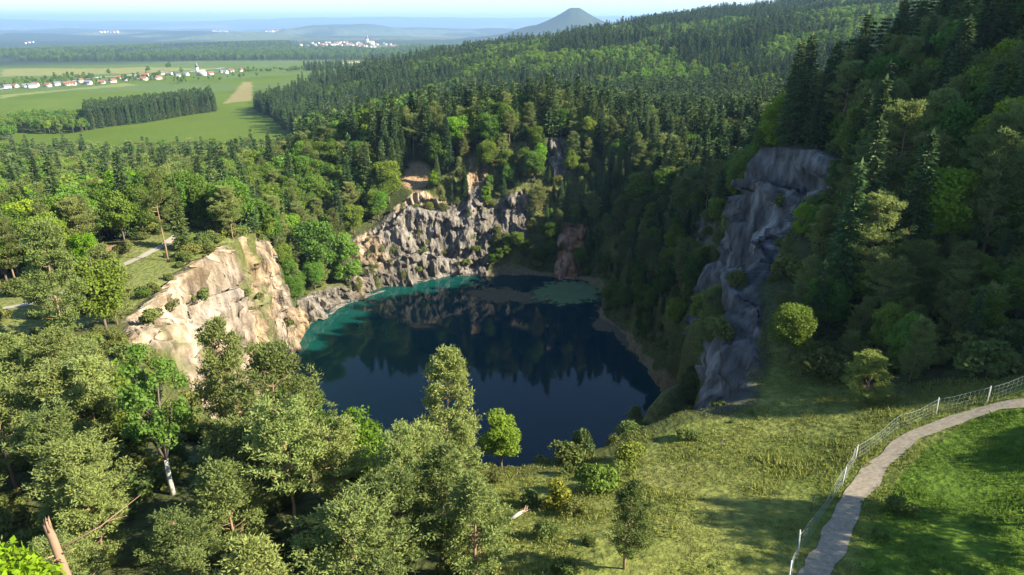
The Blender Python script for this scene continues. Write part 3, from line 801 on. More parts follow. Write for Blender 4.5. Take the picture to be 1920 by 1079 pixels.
hero('spruce', 345, 330, 165, "olive spruce directly behind the tall bare trunked pine by the track", variant=1, tint=(1.6, 1.3, 1.0))
hero('pine', 125, 420, 112, "large grey green pine between the two stretches of pale track", variant=0, tint=(.75, .8, .75))
hero('beech', 245, 310, 185, "brilliant light green maple in the left woods", variant=2, tint=(1.3, 1.45, .7))
hero('beech', 170, 425, 150, "yellow green maple beside the dark woods above the track", variant=0, tint=(1.5, 1.5, .6))
hero('beech', 60, 400, 150, "fresh green maple at the left edge of the woods", variant=1, tint=(1.2, 1.3, .8))
hero('beech', 600, 392, 262, "feathery light green willow on the slope above the lake", variant=0, tint=(1.15, 1.15, 1.3))
hero('beech', 655, 425, 268, "smaller light green willow right of the feathery one", variant=3, tint=(1.0, 1.05, 1.1))
hero('bush', 470, 366, 196, "round dense bush behind the bare hump of the white cliff", variant=2, tint=(.7, .9, .5))
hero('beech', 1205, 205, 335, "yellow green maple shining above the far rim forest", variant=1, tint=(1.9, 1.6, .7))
hero('bush', 265, 535, 136, "round bush on the grass terrace below the track", variant=0, tint=(.7, .8, .6))
hero('bush', 1410, 768, 77, "pale bush at the foot of the shaded cliff tongue", variant=0)
hero('bush', 1372, 785, 76, "yellow green bush beside the pale bush on the near rim", variant=1)
hero('bush', 1097, 802, 76, "ragged grey green shrub on the rim against the blue water", variant=3, tint=(.8, .8, .9), wide=.8)
hero('bush', 1185, 828, 71, "bright leafy bush on the rim right of the ragged shrub", variant=2, tint=(1, 1.1, .7))
hero('bush', 1120, 868, 64, "broad light green bush in the middle of the rim thicket", variant=0, tint=(1.05, 1.15, .75))
hero('bush', 1045, 900, 60, "low bush with yellow broom flowers in the rim grass", variant=1, tint=(1.15, 1.1, .6))
hero('bush', 1165, 855, 67, "leafy bush tucked behind the broad light green one", variant=3, tint=(.9, 1, .8))
hero('bush', 1290, 803, 74, "low wide bush in the lit rim grass", variant=2, wide=1.3)
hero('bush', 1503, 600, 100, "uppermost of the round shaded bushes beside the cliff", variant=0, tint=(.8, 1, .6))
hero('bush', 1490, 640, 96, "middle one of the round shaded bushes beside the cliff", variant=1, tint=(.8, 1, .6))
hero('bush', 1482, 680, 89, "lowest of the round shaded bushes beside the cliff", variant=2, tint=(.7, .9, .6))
hero('bush', 1690, 925, 53, "soft green willow bush at the edge of the bright meadow", variant=3, tint=(.8, 1.0, .9))
hero('bush', 1650, 985, 50, "low tuft of willow shoots beside the meadow path", variant=1, tint=(.7, .9, .8))
hero('bush', 1335, 1055, 47, "small leafy bush at the bottom edge of the rim grass", variant=0)
hero('beech', 50, 1040, 36, "vivid lime green maple top in the bottom corner", variant=2, tint=(1.5, 1.6, .45))
hero('beech', 255, 690, 70, "mid green broadleaf tree left of the pale forked trunk", variant=4)

# ash with pale forked trunk
def forked_ash():
    x, y, z, H = solve(325, 655, 63)
    e = empty("broadleaf_tree", (x, y, z - .2)); tag(e, "slender broadleaf tree with a pale trunk forking into dark bare limbs", "tree")
    T, Cg = Geo(), Geo()
    T.tube([(0, 0, -.3), (-.05, 0, H * .14), (.0, .0, H * .27)], [.26, .22, .19], 8)
    L = Geo(); tips = []
    for dx, dy, k in ((-.8, .2, 1), (.55, -.2, .97), (.15, .7, .9), (-1.6, -.5, .8), (1.4, .4, .82)):
        L.tube([(0, 0, H * .27), (dx * .45, dy * .45, H * .42), (dx * .8, dy * .8, H * .62), (dx * 1.8, dy * 1.8, H * .9 * k)], [.14, .11, .08, .025], 6); tips.append((dx, dy))
    for k in range(46):
        d = RNG.uniform(.42, 1.0); a = RNG.uniform(0, 6.28); r = (3.0 * math.sin(min(1, (1.08 - d) * 2.3) * 1.57)) * math.sqrt(RNG.uniform(.1, 1))
        p = np.array([r * math.cos(a), r * math.sin(a), H * d]); v = rdir(120, .2)
        rl = RNG.uniform(.45, .95); leaves(Cg, p + v * rl * (RNG.uniform(.2, 1, 120) ** .5)[:, None], .16, N=v)
        L.tube([p * (.25, .25, .8), p], [.035, .012], 3)
    link("trunk", T.mesh("trunk", [M_pale], True), e); link("limbs", L.mesh("limbs", [M_grey], True), e)
    c = link("crown", Cg.mesh("crown", [M_beech]), e); c.color = (.85, .82, .95, 1)
    HEROES.append((x, y, 3.5))
forked_ash()
def broken_trunk():
    x, y, z, H = solve(172, 968, 42)
    e = empty("dead_tree", (x, y, z - .2)); tag(e, "snapped reddish dead pine trunk with bare broken branches near the bottom edge", "tree")
    T = Geo(); T.tube([(.5, -.2, -.3), (.3, 0, H * .5), (0, 0, H * .9), (-.12, 0, H * .97), (.05, 0, H * 1.0)], [.32, .27, .22, .17, .03], 9)
    for k in range(5):
        a = k * 1.3; T.tube([(0.05 * math.cos(a), .15 * math.sin(a), H * .93), (.12 * math.cos(a), .16 * math.sin(a), H * (1 + .03 * RNG.random()))], [.07, .01], 4)
    link("trunk", T.mesh("trunk", [M_dead], True), e)
    for k in range(11):
        zz = H * RNG.uniform(.45, .93); a = RNG.uniform(0, 6.28) if k else .6; L_ = RNG.uniform(.6, 1.7) if k else 4.6
        B = Geo(); c, s = math.cos(a), math.sin(a)
        B.tube([(.1, 0, zz), (c * L_ * .5, s * L_ * .5, zz + L_ * .12), (c * L_, s * L_, zz + L_ * .38)], [.06, .04, .012], 5)
        B.tube([(c * L_ * .55, s * L_ * .55, zz + L_ * .16), (c * L_ * .8 - s * .3, s * L_ * .8 + c * .3, zz + L_ * .1)], [.03, .01], 4)
        link("branch", B.mesh("branch", [M_dead], True), e)
    HEROES.append((x, y, 3.0))
broken_trunk()
def fallen(px, py, z0, L, ang, label, pale=False):
    p = at_z(px, py, z0); z = float(ground(p[0], p[1])[0])
    G = Geo(); c, s = math.cos(ang), math.sin(ang)
    G.tube([(0, 0, .25), (c * L * .5, s * L * .5, .4), (c * L, s * L, .35)], [.2, .15, .05], 6)
    o = tag(link("fallen_tree", G.mesh("fallen_tree", [M_pale if pale else M_dead], True), None, (p[0], p[1], z)), label, "tree")
    B = Geo()
    for k in range(34):
        f = RNG.uniform(.35, 1); a = ang + RNG.choice([-1, 1]) * RNG.uniform(.4, 1.1); l = L * RNG.uniform(.12, .3)
        B.tube([(c * L * f, s * L * f, .4), (c * L * f + math.cos(a) * l, s * L * f + math.sin(a) * l, .4 + l * RNG.uniform(0, .6))], [.045, .012], 3)
    link("branches", B.mesh("branches", [M_dead], True), o)
fallen(300, 560, 50, 10, 2.2, "fallen dead tree with grey brown twigs on the grass terrace")
fallen(960, 962, 62, 1.6, .6, "bleached dead branch lying in the dry rim grass", True)
fallen(300, 1000, 62, 5, .9, "dead branch lying between the pines near the bottom edge", True)

# mesh fence along the path
def fence():
    pts = [(1478, 1095), (1498, 1035), (1578, 912), (1602, 868), (1683, 808), (1755, 778), (1850, 757), (1935, 728)]
    W_ = []
    for (px, py) in pts:
        z = 65.0
        for _ in range(10):
            p = at_z(px, py, z); z = float(ground(p[0], p[1])[0])
        W_.append((p[0], p[1], z))
    e = empty("mesh_fence", W_[0]); tag(e, "sagging pale wire mesh fence on posts beside the gravel path", "fence")
    o0 = np.array(W_[0])
    Mp = simple("weathered_post", (.56, .54, .50), .8, 4, .25); Mw = simple("galvanised_wire", (.34, .38, .36), .6, 4, .1)
    for i, p in enumerate(W_):
        if i in (4,): continue
        G = Geo(); ln = .10 * RNG.normal(); b = np.array(p) - o0
        G.tube([b - (0, 0, .4), b + (ln, 0, 1.9)], [.055, .045], 6)
        link("post", G.mesh("post", [Mp]), e)
    for i in range(len(W_) - 1):
        a, b = np.array(W_[i]) - o0, np.array(W_[i + 1]) - o0; n = max(6, int(np.linalg.norm(b - a) / .45)); G = Geo()
        P = np.zeros((n + 1, 9, 3))
        for j in range(n + 1):
            f = j / n; q = a + (b - a) * f; gz = float(ground(q[0] + o0[0], q[1] + o0[1])[0]) - o0[2]
            for k in range(9):
                g = k / 8; sag = 1.75 - .35 * math.sin(f * math.pi) * (.6 + .4 * math.sin(i * 2.1))
                P[j, k] = (q[0] + .12 * math.sin(f * 9 + g * 3), q[1] + .10 * math.cos(f * 7 + g * 2), gz + .05 + g * sag)
        for k in range(0, 9, 2): G.tube(list(P[:, k]), [.005 if k < 8 else .010] * (n + 1), 3)
        for j in range(n + 1): G.tube(list(P[j, ::2]), [.005] * 5, 3)
        link("wire_mesh", G.mesh("wire_mesh", [Mw]), e)
fence()
def stake(px, py, h, label):
    z = 60.0
    for _ in range(8):
        p = at_z(px, py, z); z = float(ground(p[0], p[1])[0])
    G = Geo(); G.tube([(0, 0, -.3), (.05, 0, h)], [.06, .045], 6); G.tube([(-.12, 0, h * .9), (.2, 0, h * .92)], [.03, .03], 4)
    tag(link("wooden_stake", G.mesh("wooden_stake", [M_grey]), None, p), label, "stake")
stake(1352, 842, 1.2, "short dark wooden stake in the shaded rim grass")
stake(1520, 960, 1.5, "thin wooden stake in the band of shadow left of the path")

# ---------------------------------------------------------------- woods
kinds_pts = {'pine': [], 'spruce': [], 'beech': [], 'bush': []}
def jgrid(x0, x1, y0, y1, s, seed):
    g = np.random.default_rng(seed)
    X_, Y_ = np.meshgrid(np.arange(x0, x1, s), np.arange(y0, y1, s))
    X_ = X_ + g.uniform(-.45, .45, X_.shape) * s; Y_ = Y_ + g.uniform(-.45, .45, Y_.shape) * s
    return X_.ravel(), Y_.ravel(), g
def topmin(px):      # the skyline of the near woods keeps the view of cliffs and lake open
    return np.interp(px, [-200, 0, 120, 215, 235, 400, 425, 520, 560, 620, 760, 1000], [560, 600, 640, 660, 700, 720, 720, 690, 700, 770, 800, 900])
def gather(x, y, kind, H, zone): 
    for k in ('pine', 'spruce', 'beech', 'bush'):
        m = kind == k
        if m.any(): kinds_pts[k].append(np.stack([x[m], y[m], H[m], zone[m]], 1))
ZONES = {0: "near left rim", 1: "left woods", 2: "pit slope", 3: "far rim", 4: "right hill", 5: "ridge", 6: "field copse", 7: "field trees", 8: "plain woods", 9: "terrace", 10: 'left slope'}
# near and middle ground
x, y, g = jgrid(-420, 330, -10, 620, 4.6, 5)
t, r = polar(x, y); u = pitu(x, y)
rnd = g.random(len(x)); rn2 = g.random(len(x)); cl = fbm(x / 26, y / 26, seed=101, oct=2)
out = u > 1.02
clear = inpoly(x, y, P_clear) | inpoly(x, y, P_terr) | (inpoly(x, y, P_mead))
field = (y > np.interp(x, [-420, -260, -130, -60], [545, 560, 560, 600])) & (x < xedge(np.maximum(y, 500)))
zone = np.where(x < -72, np.where(y < 108, 0, 1), 3)
zone = np.where((x < 0) & (y < 108), 0, zone); zone = np.where((x > 28) & (y < 320) & (t * DEG > 52), 4, zone); zone = np.where((y > 330) & (x > -110), 5, zone)
kp = np.full(len(x), 'beech', dtype=object)
H = 13 + 4 * rn2
def setk(m, probs):
    c = np.cumsum([p for _, p in probs]); 
    for i, (k, p) in enumerate(probs):
        lo = c[i - 1] if i else 0
        kp[m & (rnd >= lo) & (rnd < c[i])] = k
setk(zone == 0, [('pine', .72), ('beech', .16), ('bush', .12)])
setk(zone == 1, [('beech', .66), ('pine', .26), ('spruce', .08)])
setk((zone == 3) & (cl > -.1) & (x < 5), [('beech', .68), ('spruce', .24), ('pine', .08)])
setk((zone == 3) & ~((cl > -.1) & (x < 5)), [('spruce', .52), ('pine', .36), ('beech', .12)])
setk((zone == 4) & (cl > 0), [('beech', .55), ('spruce', .25), ('pine', .20)])
setk((zone == 4) & (cl <= 0), [('spruce', .45), ('pine', .40), ('beech', .15)])
setk((zone == 4) & (y < 145), [('spruce', .34), ('pine', .48), ('beech', .18)])
setk((zone == 5) & (cl > .08), [('beech', .8), ('spruce', .2)])
setk((zone == 5) & (cl <= .08), [('spruce', .78), ('beech', .12), ('pine', .10)])
kp[(zone == 0) & (y < 50) & (kp == 'beech')] = 'pine'
H = np.where(kp == 'spruce', 17 + 7 * rn2, H); H = np.where(kp == 'pine', 12 + 5 * rn2, H)
H = np.where((zone == 3) & (y > 290), H * 1.15, H)
H = np.where(zone == 0, 8.5 + 5 * rn2, H); H = np.where((zone == 0) & (y < 50), 7 + 4 * rn2, H)
H = np.where(kp == 'bush', 2 + 1.5 * rn2, H)
keep = out & ~clear & ~field & (g.random(len(x)) < np.where(zone == 0, .85, np.where(zone == 1, .8, .95)))
nearpath = np.zeros(len(x), bool)
for seg in (resample(path_pts, 1.5), resample([(-150, 96), (-118, 106), (-98, 111), (-90, 118), (-88, 127), (-88.5, 135), (-86.5, 148), (-84, 160), (-84, 172)], 2)):
    for q in seg: nearpath |= np.hypot(x - q[0], y - q[1]) < 4.2
keep &= ~nearpath
keep &= ~((zone == 4) & (y < 60) & (x < 64))
low = (zone == 4) & (y < 86) & (x < 75); H = np.where(low & (kp != 'bush'), 6 + 5 * rn2, H); kp[low & (rnd > np.interp(y, [60, 72], [.35, .8]))] = 'bush'; H = np.where(low & (kp == 'bush'), 2 + 2 * rn2, H)
keep &= (y > 22)
keep &= ~((zone == 4) & (y < 46) & (x < 150) & (kp != 'bush'))
keep &= ~((zone == 4) & (x > 44) & (np.abs(y - (67 - .36 * (x - 26))) < 5) & (kp != 'bush'))
zc = np.zeros(len(x)); zc[keep] = ground(x[keep], y[keep])
px, py, d = project(x, y, zc + H)
keep &= ~((zone == 0) & (py < topmin(px)))
keep &= ~((zone == 0) & (px > 900))
keep &= ~((zone == 0) & (px > 268) & (px < 392) & (d < 64) & (py < np.interp(d, [36, 60], [960, 880])))
keep &= ~((zone == 4) & (d < 136) & (px < 1620) & (py < np.interp(px, [1380, 1430, 1490, 1560, 1615], [760, 560, 470, 380, 240])))
for (hx, hy, hr) in HEROES: keep &= np.hypot(x - hx, y - hy) > hr + .6
vis = (px > -160) & (px < 2090) & (d > 5)
vis |= (zone == 4) & (px > 0) & (x < 230) & (y > 30)
keep &= vis
gather(x[keep], y[keep], kp[keep], H[keep], zone[keep])
# slopes of the pit
x, y, g = jgrid(-90, 75, 60, 320, 3.7, 6)
t, r = polar(x, y); u = pitu(x, y); z = ground(x, y)
rk = rockmask(t, u, x, y, z); rnd = g.random(len(x)); rn2 = g.random(len(x))
deg = t * DEG
keep = (u > .07) & (u < 1.02) & (rk < .35)
left = (deg < -72) & (deg > -165)
keep &= ~(left & (rnd > np.where(u > .55, .6, .15))) & ~((deg < -163) & (rnd > .3))
kp = np.full(len(x), 'bush', dtype=object)
kp[(rnd < .86) & (u > .12)] = 'spruce'; kp[(rnd < .48) & (u > .1)] = 'pine'; kp[(rnd < .24) & (u > .08)] = 'beech'
kp[u < .2] = np.where(rnd[u < .2] < .5, 'bush', 'beech')
kp[left | (np.abs(deg) > 163)] = 'bush'
H = np.where(kp == 'bush', 1.6 + 2.2 * rn2, (6.5 + 8 * rn2) * np.interp(u, [0, .3, 1], [.7, .9, 1.15]))
kp[(np.abs(deg) > 120) & (kp == 'beech')] = 'bush'; H = np.where(kp == 'bush', 1.6 + 2.2 * rn2, H)
keep &= ~((deg > 100) & (deg < 165) & (rnd > .45))
pz = [project(x, y, z + H)]
gather(x[keep], y[keep], kp[keep], H[keep], np.full(keep.sum(), 2))
# shrubs clinging to rock ledges and dotted on the terrace
x, y, g = jgrid(-90, 75, 60, 320, 5.0, 8)
t, r = polar(x, y); u = pitu(x, y); z = ground(x, y); rk = rockmask(t, u, x, y, z); rnd = g.random(len(x))
keep = (u > .06) & (u < 1) & (rk >= .35) & (rnd < np.where(np.abs(t * DEG + 20) < 24, .8, .5))
kp = np.where((rnd < .26) & (np.abs(t * DEG) < 50), 'pine', 'bush').astype(object)
H = np.where(kp == 'pine', 4.5 + 3 * g.random(len(x)), 1.1 + 2.6 * g.random(len(x)))
gather(x[keep], y[keep], kp[keep], H[keep], np.full(keep.sum(), 2))
x, y, g = jgrid(-112, -66, 96, 180, 4.2, 9)
keep = inpoly(x, y, P_terr) & (pitu(x, y) > 1.03) & (g.random(len(x)) < .42)
for q in resample([(-118, 106), (-98, 111), (-90, 118), (-88, 127), (-88.5, 135), (-86.5, 148), (-84, 160), (-84, 172)], 2): keep &= np.hypot(x - q[0], y - q[1]) > 4.6
gather(x[keep], y[keep], np.full(keep.sum(), 'bush', dtype=object), 1.1 + 2.4 * g.random(keep.sum()), np.full(keep.sum(), 9))
# herbs and small bushes in the rim grass
x, y, g = jgrid(-12, 36, 34, 74, 3.4, 19)
keep = inpoly(x, y, P_clear) & ~inpoly(x, y, P_mead) & (pitu(x, y) > 1.03) & (g.random(len(x)) < np.interp(x, [-12, 5, 12], [.5, .3, .06]))
for q in resample(path_pts, 1.5): keep &= np.hypot(x - q[0], y - q[1]) > 3.5
gather(x[keep], y[keep], np.full(keep.sum(), 'bush', dtype=object), .5 + 1.1 * g.random(keep.sum()), np.full(keep.sum(), 11))
# undergrowth below the foreground woods and on the scrubby foot of the shaded hill
x, y, g = jgrid(-95, 6, 26, 106, 2.9, 20)
keep = (pitu(x, y) > 1.02) & ~inpoly(x, y, P_clear) & ~inpoly(x, y, P_terr) & (g.random(len(x)) < .6)
gather(x[keep], y[keep], np.full(keep.sum(), 'bush', dtype=object), 1.0 + 2.2 * g.random(keep.sum()), np.full(keep.sum(), 0))
x, y, g = jgrid(36, 85, 58, 130, 3.0, 24)
keep = (pitu(x, y) > 1.03) & ~inpoly(x, y, P_clear) & (g.random(len(x)) < np.interp(x - (y - 60) * .12, [33, 40, 47], [.12, .4, .8]))
for q in resample(path_pts, 1.5): keep &= np.hypot(x - q[0], y - q[1]) > 3.2
gather(x[keep], y[keep], np.full(keep.sum(), 'bush', dtype=object), 1.0 + 2.6 * g.random(keep.sum()), np.full(keep.sum(), 4))
x, y, g = jgrid(-92, -69, 150, 215, 3.2, 25)
keep = (pitu(x, y) > 1.0) & (g.random(len(x)) < .6)
for q in resample([(-88.5, 135), (-86.5, 148), (-84, 160), (-84, 172)], 2): keep &= np.hypot(x - q[0], y - q[1]) > 5
gather(x[keep], y[keep], np.full(keep.sum(), 'bush', dtype=object), 1.2 + 3.0 * g.random(keep.sum()), np.full(keep.sum(), 9))
# small trees crowding up to the edge of the shaded cliff
x, y, g = jgrid(36, 70, 72, 145, 3.2, 27)
px, py, d = project(x, y, ground(x, y) + 6)
keep = (pitu(x, y) > 1.04) & (g.random(len(x)) < .95) & (px > np.interp(py, [300, 420, 560, 640, 720], [1570, 1480, 1460, 1500, 1590]))
kp = np.where(g.random(len(x)) < .4, 'bush', np.where(g.random(len(x)) < .5, 'pine', 'beech')).astype(object)
H = np.where(kp == 'bush', 2.5 + 2.5 * g.random(len(x)), 5 + 4 * g.random(len(x)))
gather(x[keep], y[keep], kp[keep], H[keep], np.full(keep.sum(), 4))
# the wooded ridge behind
x, y, g = jgrid(-420, 2100, 620, 2800, 7.6, 12)
cl = fbm(x / 110, y / 150, seed=103, oct=3); rnd = g.random(len(x)); rn2 = g.random(len(x))
keep = (x > xedge(y)) & (rnd < np.interp(y, [600, 1200, 2800], [1, .85, .5]))
px, py, d = project(x, y, 60.0 + 0 * x); keep &= (px > -100) & (px < 2060)
kp = np.where(cl > .06, 'beech', 'spruce').astype(object); kp[rn2 < .1] = 'beech'; kp[(rn2 > .9)] = 'spruce'
H = np.where(kp == 'spruce', 15 + 13 * g.random(len(x)), 12 + 8 * rn2) * (1 + .35 * fbm(x / 60, y / 60, seed=141, oct=2))
keep &= (g.random(len(x)) < 1.0 + 1.6 * fbm(x / 45, y / 80, seed=142, oct=3) + .25)
gather(x[keep], y[keep], kp[keep], H[keep], np.full(keep.sum(), 5))
# copse in the fields
P_copse = w((165, 240, -5), (405, 208, -5), (403, 196, -5), (160, 217, -5))
x, y, g = jgrid(-520, -320, 640, 1000, 4.8, 13); keep = inpoly(x, y, P_copse)
gather(x[keep], y[keep], np.full(keep.sum(), 'spruce', dtype=object), 21 + 5 * g.random(keep.sum()), np.full(keep.sum(), 6))
P_dec = w((90, 248, -5), (165, 245, -5), (160, 218, -5), (60, 222, -5), (0, 234, -5), (-60, 240, -5), (-60, 262, -5), (25, 262, -5), (35, 243, -5))
x, y, g = jgrid(-700, -400, 600, 900, 7.5, 14); keep = inpoly(x, y, P_dec)
gather(x[keep], y[keep], np.full(keep.sum(), 'beech', dtype=object), 11 + 6 * g.random(keep.sum()), np.full(keep.sum(), 6))
# small wood on the skyline of the field, single field trees, village trees, dark woods of the plain
P_w2 = w((565, 126, 0), (650, 123, 0), (650, 116, 0), (575, 117, 0))
fx = [];
def cloud(px0, px1, py0, py1, n, kind, zn, H0, H1, zz=-6, seed=1):
    g = np.random.default_rng(seed)
    P = np.array([at_z(g.uniform(px0, px1), g.uniform(py0, py1), zz)[:2] for _ in range(n)])
    gather(P[:, 0], P[:, 1], np.full(n, kind, dtype=object), g.uniform(H0, H1, n), np.full(n, zn))
cloud(568, 650, 117, 127, 110, 'spruce', 7, 18, 24, -2, 1)
cloud(545, 570, 124, 128, 12, 'beech', 7, 10, 14, -2, 2)
cloud(95, 180, 139, 149, 34, 'beech', 7, 9, 15, -6, 3)
cloud(220, 300, 134, 146, 34, 'beech', 7, 8, 14, -6, 4)
cloud(0, 120, 143, 158, 30, 'beech', 7, 8, 13, -6, 5)
cloud(460, 560, 122, 137, 46, 'beech', 7, 7, 12, -4, 6)
cloud(330, 350, 156, 160, 3, 'beech', 7, 12, 16, -5, 7)
cloud(432, 490, 147, 153, 5, 'beech', 7, 10, 14, -4, 8)
cloud(20, 330, 141, 150, 60, 'beech', 7, 6, 11, -6, 23)
cloud(60, 450, 150, 160, 40, 'beech', 7, 5, 9, -5, 24)
cloud(195, 205, 133, 136, 1, 'beech', 7, 18, 18, -6, 9)
cloud(270, 277, 128, 131, 1, 'beech', 7, 20, 20, -6, 10)
cloud(312, 320, 118, 121, 2, 'beech', 7, 20, 24, -6, 11)
cloud(338, 345, 128, 132, 1, 'beech', 7, 20, 20, -6, 12)
cloud(690, 790, 82, 90, 90, 'spruce', 7, 20, 26, -20, 13)
x, y, g = jgrid(-3200, 900, 2500, 6200, 17, 15)
cl = fbm(x / 520, y / 900, seed=105, oct=3); rnd = g.random(len(x))
px, py, d = project(x, y, -40.0 + 0 * x)
keep = (px > -60) & (px < 1000) & (cl > np.interp(y, [2500, 3600, 6200], [.0, -.28, .0]) + np.interp(px, [0, 420, 900], [-.12, .0, .16])) & (x < xedge(np.minimum(y, 3400)) - 100) & (rnd < .85) & (py < 113) & ~((px + 90 * cl > 560) & (px + 70 * rnd < 800) & (y > 4200 + 900 * cl))
kp = np.where(rnd < .62, 'spruce', 'beech').astype(object)
gather(x[keep], y[keep], kp[keep], 20 + 7 * rnd[keep], np.full(keep.sum(), 8))

# heightmap for a quick test of what hides behind the ground
gx, gy = np.arange(-1800, 2200, 5.0), np.arange(-20, 3400, 5.0)
GX, GY = np.meshgrid(gx, gy)
HM = ground(GX.ravel(), GY.ravel()).reshape(GX.shape)
def hm(x, y):
    i = np.clip(((y + 20) / 5).astype(int), 0, len(gy) - 1); j = np.clip(((x + 1800) / 5).astype(int), 0, len(gx) - 1)
    return HM[i, j]
def hidden(x, y, z):
    h = np.zeros(len(x), bool)
    for f in np.linspace(.04, .985, 44):
        h |= hm(x * f, y * f) > CAMH + (z - CAMH) * f + 2
    return h
ALL = []
for k, L_ in kinds_pts.items():
    A = np.concatenate(L_)
    nearm = (A[:, 1] < 3300)
    zb = np.zeros(len(A)); zb = outside(A[:, 0], A[:, 1]); m = A[:, 1] < 340; zb[m] = ground(A[m, 0], A[m, 1])
    px, py, d = project(A[:, 0], A[:, 1], zb + A[:, 2])
    hid = hidden(A[:, 0], A[:, 1], zb + A[:, 2] + 3) 
    off = (px < -30) | (px > 1950) | (py > 1079)
    caster = (A[:, 3] == 4)
    ok = (~hid | caster | (A[:, 1] < 340)) & ~((A[:, 3] == 0) & (px > 288) & (px < 372) & (py > 700) & (py < 965) & (d < 62.5))
    A, zb, px, py, d, off, hid = A[ok], zb[ok], px[ok], py[ok], d[ok], off[ok], hid[ok]
    for i in range(len(A)): ALL.append((k, A[i, 0], A[i, 1], zb[i], A[i, 2], int(A[i, 3]), px[i], py[i], d[i], off[i] or hid[i]))
ALL.sort(key=lambda q: q[8])
# which ones show largest: fill a small picture from front to back
ras = np.zeros((270, 480), bool); show = np.zeros(len(ALL))
WR = {'pine': .23, 'spruce': .15, 'beech': .29, 'bush': .75}
for i, q in enumerate(ALL):
    if q[9] or q[8] < 5: continue
    s = FPX / 4 / q[8]; hh, ww = q[4] * s * .93, q[4] * WR[q[0]] * s
    x0, x1 = int((q[6] / 4 - ww)), int(math.ceil(q[6] / 4 + ww)); y0, y1 = int(q[7] / 4), int(math.ceil(q[7] / 4 + hh))
    x0, x1, y0, y1 = max(x0, 0), min(x1, 480), max(y0, 0), min(y1, 270)
    if x1 <= x0 or y1 <= y0: continue
    a_ = ras[y0:y1, x0:x1]; fr_ = (~a_).mean()
    show[i] = fr_ * max(.02, 2 * ww * hh); a_[:] = True
order = np.argsort(-show)
LIM = {'pine': 270, 'spruce': 285, 'beech': 265, 'bush': 270}
cnt = {k: 0 for k in LIM}; ind = set()
for i in order:
    k = ALL[i][0]
    if show[i] > 0 and cnt[k] < LIM[k]: ind.add(int(i)); cnt[k] += 1
ZT = {0: ("near woods left of the lake", "among the foreground woods"), 1: ("left woods beyond the pale track", "in the woods left of the white cliff"), 2: ("quarry slopes", "on the steep quarry slope"), 3: ("far rim", "on the far rim above the cliffs"),
      4: ("shaded hill", "on the shaded hill right of the quarry"), 5: ("wooded ridge", "on the wooded ridge behind the quarry"), 6: ("field copse", "in the copse standing in the green field"), 7: ("field trees", "by the village fields"), 8: ("plain woods", "in the dark woods of the plain"),
      9: ("terrace", "on the grass terrace above the white cliff"), 11: ("rim grass", "in the grass of the near rim")}
SHORT = {'pine': 'scots pine', 'spruce': 'spruce', 'beech': 'broadleaf tree', 'bush': 'leafy bush'}
TR = {'pine': "olive green scots pine", 'spruce': "dark pointed spruce", 'beech': "round crowned broadleaf tree", 'bush': "low leafy bush"}
stuffpts = {k: [] for k in LIM}
LMK = [("the tall pine against the dark lake", 843, 760), ("the small rim tree against the blue water", 940, 820), ("the pale forked trunk", 325, 800), ("the snapped dead trunk", 172, 1010), ("the rounded bright broadleaf tree", 665, 840),
       ("the open pine before the white cliff", 450, 700), ("the foot of the white cliff", 420, 640), ("the bare hump of the white cliff", 440, 430), ("the long bare trunk by the track", 315, 430), ("the upper end of the pale track", 300, 470),
       ("the lower bend of the pale track", 60, 590), ("the brilliant light green maple", 245, 350), ("the yellow green maple", 170, 460), ("the feathery willow", 600, 450), ("the grey middle cliff", 800, 470), ("the left end of the grey cliff", 680, 520),
       ("the orange earth scar", 790, 330), ("the upper rock outcrop", 1040, 290), ("the red earth slide", 1075, 480), ("the green algae mat", 1060, 550), ("the silt strip on the shore", 1170, 620), ("the yellow green maple on the rim", 1205, 240),
       ("the top of the shaded cliff", 1500, 290), ("the shaded cliff face", 1420, 450), ("the foot of the shaded cliff", 1420, 740), ("the lone round sunlit pine", 1622, 720), ("the tall forked pine", 1720, 520), ("the far bend of the gravel path", 1850, 740),
       ("the wire fence", 1600, 860), ("the dark thin pine on the rim", 1170, 990), ("the bush with yellow flowers", 1045, 920), ("the tan wedge shaped field", 445, 180), ("the field copse", 280, 215), ("the white village church", 372, 140),
       ("the distant cone hill", 1080, 50), ("the skyline of the ridge", 1400, 45), ("the pointed right end of the hill crest", 1750, 40), ("the right edge of the hillside", 1880, 250), ("the shaded valley end", 1300, 250), ("the dark forest corner by the fields", 500, 215)]
ORD = ["first", "second", "third", "fourth", "fifth", "sixth", "seventh", "eighth", "ninth", "tenth"]
cells = {}
for i in ind:
    q = ALL[i]; cy = q[7] + .5 * q[4] * FPX / q[8]
    l = min(LMK, key=lambda L: math.hypot(L[1] - q[6], (L[2] - cy) * 1.2)); dx, dy = q[6] - l[1], cy - l[2]
    side = ("right of" if dx > 0 else "left of") if abs(dx) > abs(dy) else ("below" if dy > 0 else "above")
    cells.setdefault((q[0], l[0], side), []).append((math.hypot(dx, dy), i))
OWN = {}
for (k, nm, side), v in cells.items():
    v.sort()
    for n_, (dd_, i) in enumerate(v):
        OWN[i] = ("only one %s %s" % (side, nm) if len(v) == 1 else "%s one going out %s %s" % (ORD[n_], side, nm)) if n_ < 10 else None
MIDOBJ = {k: {} for k in MID}
